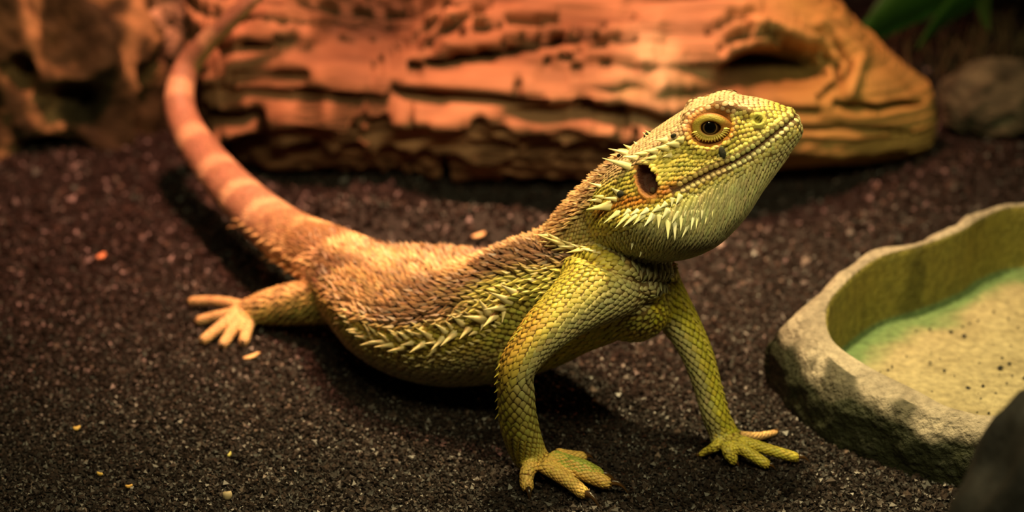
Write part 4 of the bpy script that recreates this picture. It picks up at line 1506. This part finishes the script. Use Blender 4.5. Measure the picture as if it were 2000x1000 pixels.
# big spines of the flank
for (bx, by, tx, ty, w) in [(965, 402, 895, 362, 40), (932, 442, 845, 402, 46), (1000, 392, 968, 360, 30), (905, 476, 815, 484, 36), (825, 500, 780, 440, 40),
                            (872, 462, 832, 438, 24), (795, 538, 708, 522, 46), (740, 520, 705, 498, 26), (862, 515, 806, 568, 40), (790, 505, 758, 488, 22),
                            (694, 560, 640, 520, 38), (728, 580, 684, 630, 36), (604, 596, 556, 560, 38), (640, 580, 605, 545, 30), (656, 606, 590, 664, 38),
                            (530, 628, 462, 584, 36), (595, 632, 540, 686, 36), (478, 622, 430, 600, 30), (496, 660, 432, 700, 34), (438, 656, 385, 668, 34),
                            (405, 628, 360, 600, 32), (372, 640, 330, 606, 28), (390, 684, 318, 698, 30), (330, 668, 250, 676, 32), (290, 652, 215, 650, 30),
                            (250, 652, 176, 664, 30), (225, 626, 190, 566, 26), (196, 632, 145, 620, 26), (250, 610, 212, 575, 26), (310, 640, 262, 606, 26),
                            (560, 656, 500, 660, 24), (555, 690, 522, 716, 26), (690, 545, 660, 530, 22), (760, 600, 728, 618, 24), (800, 560, 788, 590, 26),
                            (905, 500, 898, 548, 24), (470, 770, 452, 780, 22), (545, 740, 515, 757, 22), (120, 560, 85, 548, 26), (150, 590, 100, 590, 26),
                            (100, 530, 62, 515, 24), (100, 495, 66, 480, 22), (160, 610, 112, 602, 24), (1085, 300, 1045, 304, 22), (1090, 275, 1055, 272, 20),
                            (1070, 345, 1030, 332, 26), (1140, 272, 1100, 275, 20), (350, 610, 312, 590, 24), (440, 612, 400, 590, 24), (580, 560, 548, 536, 22),
                            (520, 560, 492, 540, 20), (460, 570, 430, 552, 20), (660, 700, 636, 700, 18), (610, 735, 586, 742, 18), (420, 700, 390, 690, 18)]:
    b, t = crop2(bx, by), crop2(tx, ty)
    spike_px(b, t, w * .38 * 0.9, 0.5, mixc(CREAM, (0.74, 0.56, 0.22), random.random() * .6))
# second, smaller files of flank spines
for poly, n, l in [([(180, 610), (330, 700), (470, 730), (640, 700), (780, 640), (880, 560)], 20, 24), ([(120, 590), (200, 680), (340, 740), (520, 780), (660, 740)], 16, 16),
                   ([(150, 500), (260, 570), (420, 600), (560, 550), (700, 490), (830, 410), (940, 340)], 18, 24)]:
    q = cr(np.array(poly, float), n)
    for p in q:
        b = crop2(p[0] + random.uniform(-6, 6), p[1] + random.uniform(-6, 6))
        a = math.radians(random.uniform(150, 200) if l < 24 else random.uniform(135, 205))
        spike_px(b, (b[0] + math.cos(a) * l * .4, b[1] - math.sin(a) * l * .4), l * .30, 0.6, mixc(CREAM, YEL, random.random() * .7))
# jowl spines
for (bx, by, tx, ty, w) in [(150, 725, 82, 772, 30), (196, 742, 143, 797, 28), (236, 742, 180, 792, 28), (276, 740, 232, 782, 28), (328, 742, 288, 790, 28),
                            (362, 745, 356, 800, 26), (408, 770, 404, 850, 30), (442, 772, 440, 856, 26), (476, 742, 470, 812, 24), (512, 790, 480, 846, 22),
                            (455, 728, 428, 775, 28), (405, 715, 378, 752, 28), (360, 700, 325, 722, 30), (300, 712, 262, 736, 26), (538, 742, 524, 806, 22),
                            (500, 700, 490, 742, 20), (560, 742, 550, 800, 20), (585, 700, 578, 752, 20), (470, 640, 448, 680, 26), (430, 655, 424, 690, 22),
                            (395, 680, 368, 700, 24), (610, 735, 596, 780, 18), (535, 690, 524, 730, 18), (250, 715, 216, 735, 24), (205, 715, 176, 738, 24),
                            (225, 880, 218, 912, 16), (272, 920, 262, 950, 14), (640, 700, 632, 745, 16), (560, 690, 552, 725, 16), (335, 760, 325, 780, 14)]:
    spike_px(crop1(bx, by), crop1(tx, ty), w * .38, 0.35, mixc((0.74, 0.72, 0.48), (0.66, 0.64, 0.30), random.random()), 0.55)
# spines behind the ear, on the temple and down the nape
for (bx, by, tx, ty, w) in [(205, 485, 85, 452, 40), (190, 420, 112, 396, 34), (172, 380, 132, 368, 28), (180, 352, 148, 334, 26), (205, 322, 194, 310, 16),
                            (268, 290, 248, 272, 18), (285, 282, 262, 264, 18), (240, 445, 182, 436, 34), (290, 422, 232, 424, 34), (345, 408, 288, 408, 34),
                            (402, 392, 345, 392, 36), (452, 372, 396, 374, 38), (480, 352, 448, 350, 32), (395, 352, 350, 350, 32),
                            (105, 690, 0, 705, 44), (60, 662, 0, 662, 22), (150, 622, 116, 598, 26), (140, 655, 80, 650, 26), (70, 645, 28, 640, 20),
                            (60, 590, 6, 572, 22), (100, 700, 30, 690, 26), (40, 600, 0, 600, 20), (110, 480, 90, 472, 14), (75, 540, 50, 528, 16),
                            (340, 440, 300, 446, 26), (420, 430, 385, 436, 26), (305, 455, 268, 462, 22)]:
    spike_px(crop1(bx, by), crop1(tx, ty), w * .38, 0.25, mixc(CREAM, (0.70, 0.62, 0.22), random.random() * .8))
# shoulder tuft
for (bx, by, tx, ty, w) in [(440, 650, 240, 565, 50), (400, 610, 290, 545, 40), (350, 570, 205, 560, 34), (460, 670, 350, 690, 44), (520, 670, 405, 660, 44),
                            (560, 690, 470, 712, 34), (600, 690, 540, 700, 34), (650, 690, 590, 676, 34), (700, 700, 640, 690, 30), (740, 712, 690, 712, 26),
                            (390, 660, 285, 655, 34), (330, 625, 235, 615, 30), (470, 700, 400, 715, 26), (560, 660, 500, 640, 28), (350, 690, 315, 695, 20),
                            (500, 640, 430, 610, 32), (620, 670, 570, 655, 24), (290, 560, 240, 545, 22)]:
    spike_px(crop7(bx, by), crop7(tx, ty), w * .23, 0.4, mixc((0.76, 0.68, 0.36), (0.70, 0.56, 0.22), random.random()))

# fringe of spines along the tail root, the thigh and the heel
for poly, n, ang, L in [([(455, 440), (500, 480), (545, 512), (590, 530)], 16, 200, 15), ([(470, 430), (520, 470), (570, 500), (610, 515)], 14, 190, 14),
                        ([(588, 540), (575, 556), (556, 570)], 6, 165, 14), ([(545, 578), (520, 574), (500, 580)], 6, 130, 11), ([(650, 545), (610, 558), (570, 575)], 9, 150, 11),
                        ([(560, 420), (620, 455), (690, 480), (760, 488), (840, 492)], 12, 100, 9), ([(664, 575), (662, 600), (668, 630)], 8, 170, 12)]:
    q = cr(np.array(poly, float), n)
    for p in q:
        b = (p[0] + random.uniform(-4, 4), p[1] + random.uniform(-4, 4))
        a = math.radians(ang + random.uniform(-25, 25))
        spike_px(b, (b[0] + math.cos(a) * L, b[1] - math.sin(a) * L), L * .45, 0.5, mixc((0.70, 0.46, 0.22), (0.55, 0.32, 0.13), random.random()))

# raised scale tips along the outer edges of the front legs
for poly, n, dx, dy in [([(977, 690), (971, 740), (972, 800), (977, 850), (990, 888)], 16, -7, 9), ([(1085, 562), (1040, 610), (1000, 660)], 10, -7, 7),
                        ([(1335, 585), (1368, 640), (1392, 700), (1410, 760), (1430, 825)], 18, 7, 9), ([(1046, 760), (1052, 820), (1066, 870)], 8, 6, 9)]:
    for p in cr(np.array(poly, float), n):
        spike_px((p[0] - dx * 0.4, p[1]), (p[0] + dx * random.uniform(0.5, 0.9), p[1] + dy * random.uniform(0.7, 1.2)), 8, 0.2, (0.52, 0.44, 0.07), 0.5, 'scale')

# ---- claws ---------------------------------------------------------------
def claw(p0, d, L, W):
    n = 10
    d = norm(d)
    side = norm(np.cross(d, [0, 0, 1]))
    up = np.cross(side, d)
    V, colr = [], []
    K = 9
    for i in range(K + 1):
        t = i / K
        c0 = p0 + d * L * t + up * L * (0.16 * math.sin(math.pi * t * 0.9) - 0.50 * t * t)
        r = W * 0.5 * (1 - t) ** 0.75 + 0.004
        for k in range(n):
            a = 2 * math.pi * k / n
            V.append(c0 + side * math.cos(a) * r * 0.8 + up * math.sin(a) * r)
            colr.append(mixc((0.26, 0.12, 0.03), (0.02, 0.012, 0.008), 0.35 + 0.65 * max(0, math.sin(a)) + 0.2 * t))
    G = np.array(V).reshape(K + 1, n, 3)
    V, f = loft(G)
    colr += [colr[0], colr[-1]]
    obj('claw', mesh_from('claw', V - root_at, f, M_CLAW, col=np.array(colr)), dragon)


for k, Ls in (('near', (.36, .56, .54, .46, .3)), ('far', (.1, .16, .2, .34, .12)), ('hind', (.22, .14, .14, .14, .12))):
    for c, L in zip(toe_ctl[k], Ls):
        d = norm(c[-3, :3] - c[-4, :3])
        claw(c[-3, :3] + d * 0.10 + np.array([0, 0, 0.04]), d * np.array([1, 1, 0.4]), L, 0.20 if k == 'near' else 0.15)

# ---- eyes -----------------------------------------------------------------
def eye(P, sgn):
    out = -LA * sgn
    x0, w0, z0 = to_head(P)
    ax = norm(out + 0.12 * E2)
    if sgn > 0:                                   # the near eye looks at the viewer
        ax = norm(0.55 * out + 0.45 * norm(np.array(CAMP) - P))
    n = 28
    r = 0.33
    cen = P - ax * (r - 0.03)
    ex = norm(E1 - ax * (E1 @ ax))
    ez = np.cross(ax, ex) * (1 if np.cross(ax, ex) @ E2 > 0 else -1)
    ex, ez = ex * math.cos(0.34) - ez * math.sin(0.34), ez * math.cos(0.34) + ex * math.sin(0.34)
    V, colr = [], []
    th = np.concatenate([np.linspace(0.02, 1.3, 26), np.linspace(1.5, 3.1, 8)])
    for t in th:
        for k in range(n):
            a = 2 * math.pi * k / n
            bul = 1.0
            V.append(cen + ax * math.cos(t) * r * bul + (ex * math.cos(a) + ez * math.sin(a)) * math.sin(t) * r)
            rad = math.sin(t) * r
            if rad < 0.15 and t < 1.57:
                c = (0.002, 0.002, 0.002)
            elif rad < 0.168 and t < 1.57:
                c = (0.15, 0.085, 0.03)
            elif rad < 0.27 and t < 1.57:
                c = (0.022, 0.010, 0.005)
            else:
                c = (0.03, 0.012, 0.006)
            colr.append(c)
    V, f = loft(np.array(V).reshape(len(th), n, 3))
    colr += [colr[0], colr[-1]]
    e = obj('eye', mesh_from('eye', V - root_at, f, M_EYE, col=np.array(colr)), dragon)
    # lids: an almond ring, fleshy above, a saw edge below
    m, kk = 64, 12
    V, colr = [], []
    tiltc, tilts = math.cos(-0.12), math.sin(-0.12)
    for i in range(m):
        a = 2 * math.pi * i / m
        ca, sa = math.cos(a), math.sin(a)
        upm = max(0.0, sa)
        lom = max(0.0, -sa)
        # inner edge and outer edge of the lid at this angle
        for j in range(kk):
            b = 2 * math.pi * j / kk
            rin, rout = 0.205 + 0.02 * lom, 0.435
            rc = (rin + rout) / 2
            hwid_ = (rout - rin) / 2
            rr = rc + hwid_ * math.cos(b)
            hh = (0.045 + 0.03 * upm) * math.sin(b)
            lx, lz = rr * ca * 1.10, rr * sa * ((0.74 + 0.08 * (rr - rin) / (rout - rin)) if sa > 0 else 0.80)
            lx *= 1 + 0.14 * max(0.0, ca) ** 4
            lx, lz = lx * tiltc - lz * tilts, lx * tilts + lz * tiltc
            dz = -0.55 * (lx * lx + lz * lz) + 0.03
            V.append(P + ex * lx + ez * lz + ax * (hh + dz))
            inn = 0.5 + 0.5 * math.cos(b)      # 1 at the outer edge
            c = mixc((0.44, 0.33, 0.05), (0.27, 0.075, 0.015), max(sstep(0.75, 1.0, inn), sstep(0.6, 1.0, ca) * 0.8, sstep(0.2, 0.0, inn) * 0.8))
            colr.append(c)
    V = np.array(V)
    f = []
    for i in range(m):
        for j in range(kk):
            a, b = i * kk + j, i * kk + (j + 1) % kk
            c, d = ((i + 1) % m) * kk + (j + 1) % kk, ((i + 1) % m) * kk + j
            f.append([a, b, c, d])
    lid = obj('eyelid', mesh_from('eyelid', V - root_at, f, M_LID, col=np.array(colr)), dragon)
    # fringe of lid scales
    V, f, colr = [], [], []
    for i in range(17):
        a = math.radians(196 + i * 9.4)
        ca, sa = math.cos(a), math.sin(a)
        t = np.array([-sa, ca])
        for q, (rr, wd, hh) in enumerate(((0.31, 0.032, 0.075), (0.38, 0.032, 0.10), (0.46, 0.0, 0.10))):
            for sg in (-1, 0, 1):
                lx, lz = rr * ca * 1.08 + t[0] * wd * sg, rr * sa * 0.80 + t[1] * wd * sg
                dz = -0.55 * (lx * lx + lz * lz) + 0.03
                V.append(P + ex * lx + ez * lz + ax * (hh + dz - (0.035 if sg else 0)))
                colr.append((0.62, 0.50, 0.12))
        n0 = i * 9
        for q in (0, 3):
            f += [[n0 + q, n0 + q + 1, n0 + q + 4, n0 + q + 3], [n0 + q + 1, n0 + q + 2, n0 + q + 5, n0 + q + 4]]
    obj('lid_fringe', mesh_from('lid_fringe', np.array(V) - root_at, f, M_LID, smooth=False, col=np.array(colr)), lid)


for sgn, P in zip((1, -1), mirror_pts(eyeP)):
    eye(P, sgn)

# dark scabs and old shed on face, nape and breast
for (sx, sy, rx, ry, rot) in ((1411, 299, 7, 13, 0.3), (1316, 266, 6, 4, 0.2), (1213, 379, 9, 7, 0), (1262, 259, 9, 5, 0.4), (1304, 548, 6, 4, 0), (1205, 300, 4, 4, 0)):
    P, n = cast(sx, sy)
    V, f = ico(2)
    dep = (P[1] * CP + (CAM_H - P[2]) * SP) / F
    ux = IMR * math.cos(rot) + IMU * math.sin(rot)
    ux = norm(ux - n * (ux @ n))
    uy = np.cross(n, ux)
    V = P + n * 0.03 + (V[:, :1] * ux * rx + V[:, 1:2] * uy * ry) * dep * (1 + 0.3 * fbm(V * 2 + sx, 2, 310))[:, None] + V[:, 2:] * n * 0.055
    obj('dark_scab', mesh_from('dark_scab', V - root_at, f, M_ROCK, col=np.tile(np.array((0.035, 0.033, 0.022)), (len(V), 1))), dragon)

# grain of grit caught in the ear opening, riding with the lizard
V, f = ico(3)
V = V * 0.075 * (1 + 0.3 * fbm(V * 2, 3, 301))[:, None] + earP + earN * -0.16 - E2 * 0.22
obj('ear_crust', mesh_from('ear_crust', V - root_at, f, M_ROCK, col=np.tile(np.array((0.16, 0.12, 0.07)), (len(V), 1))), dragon)
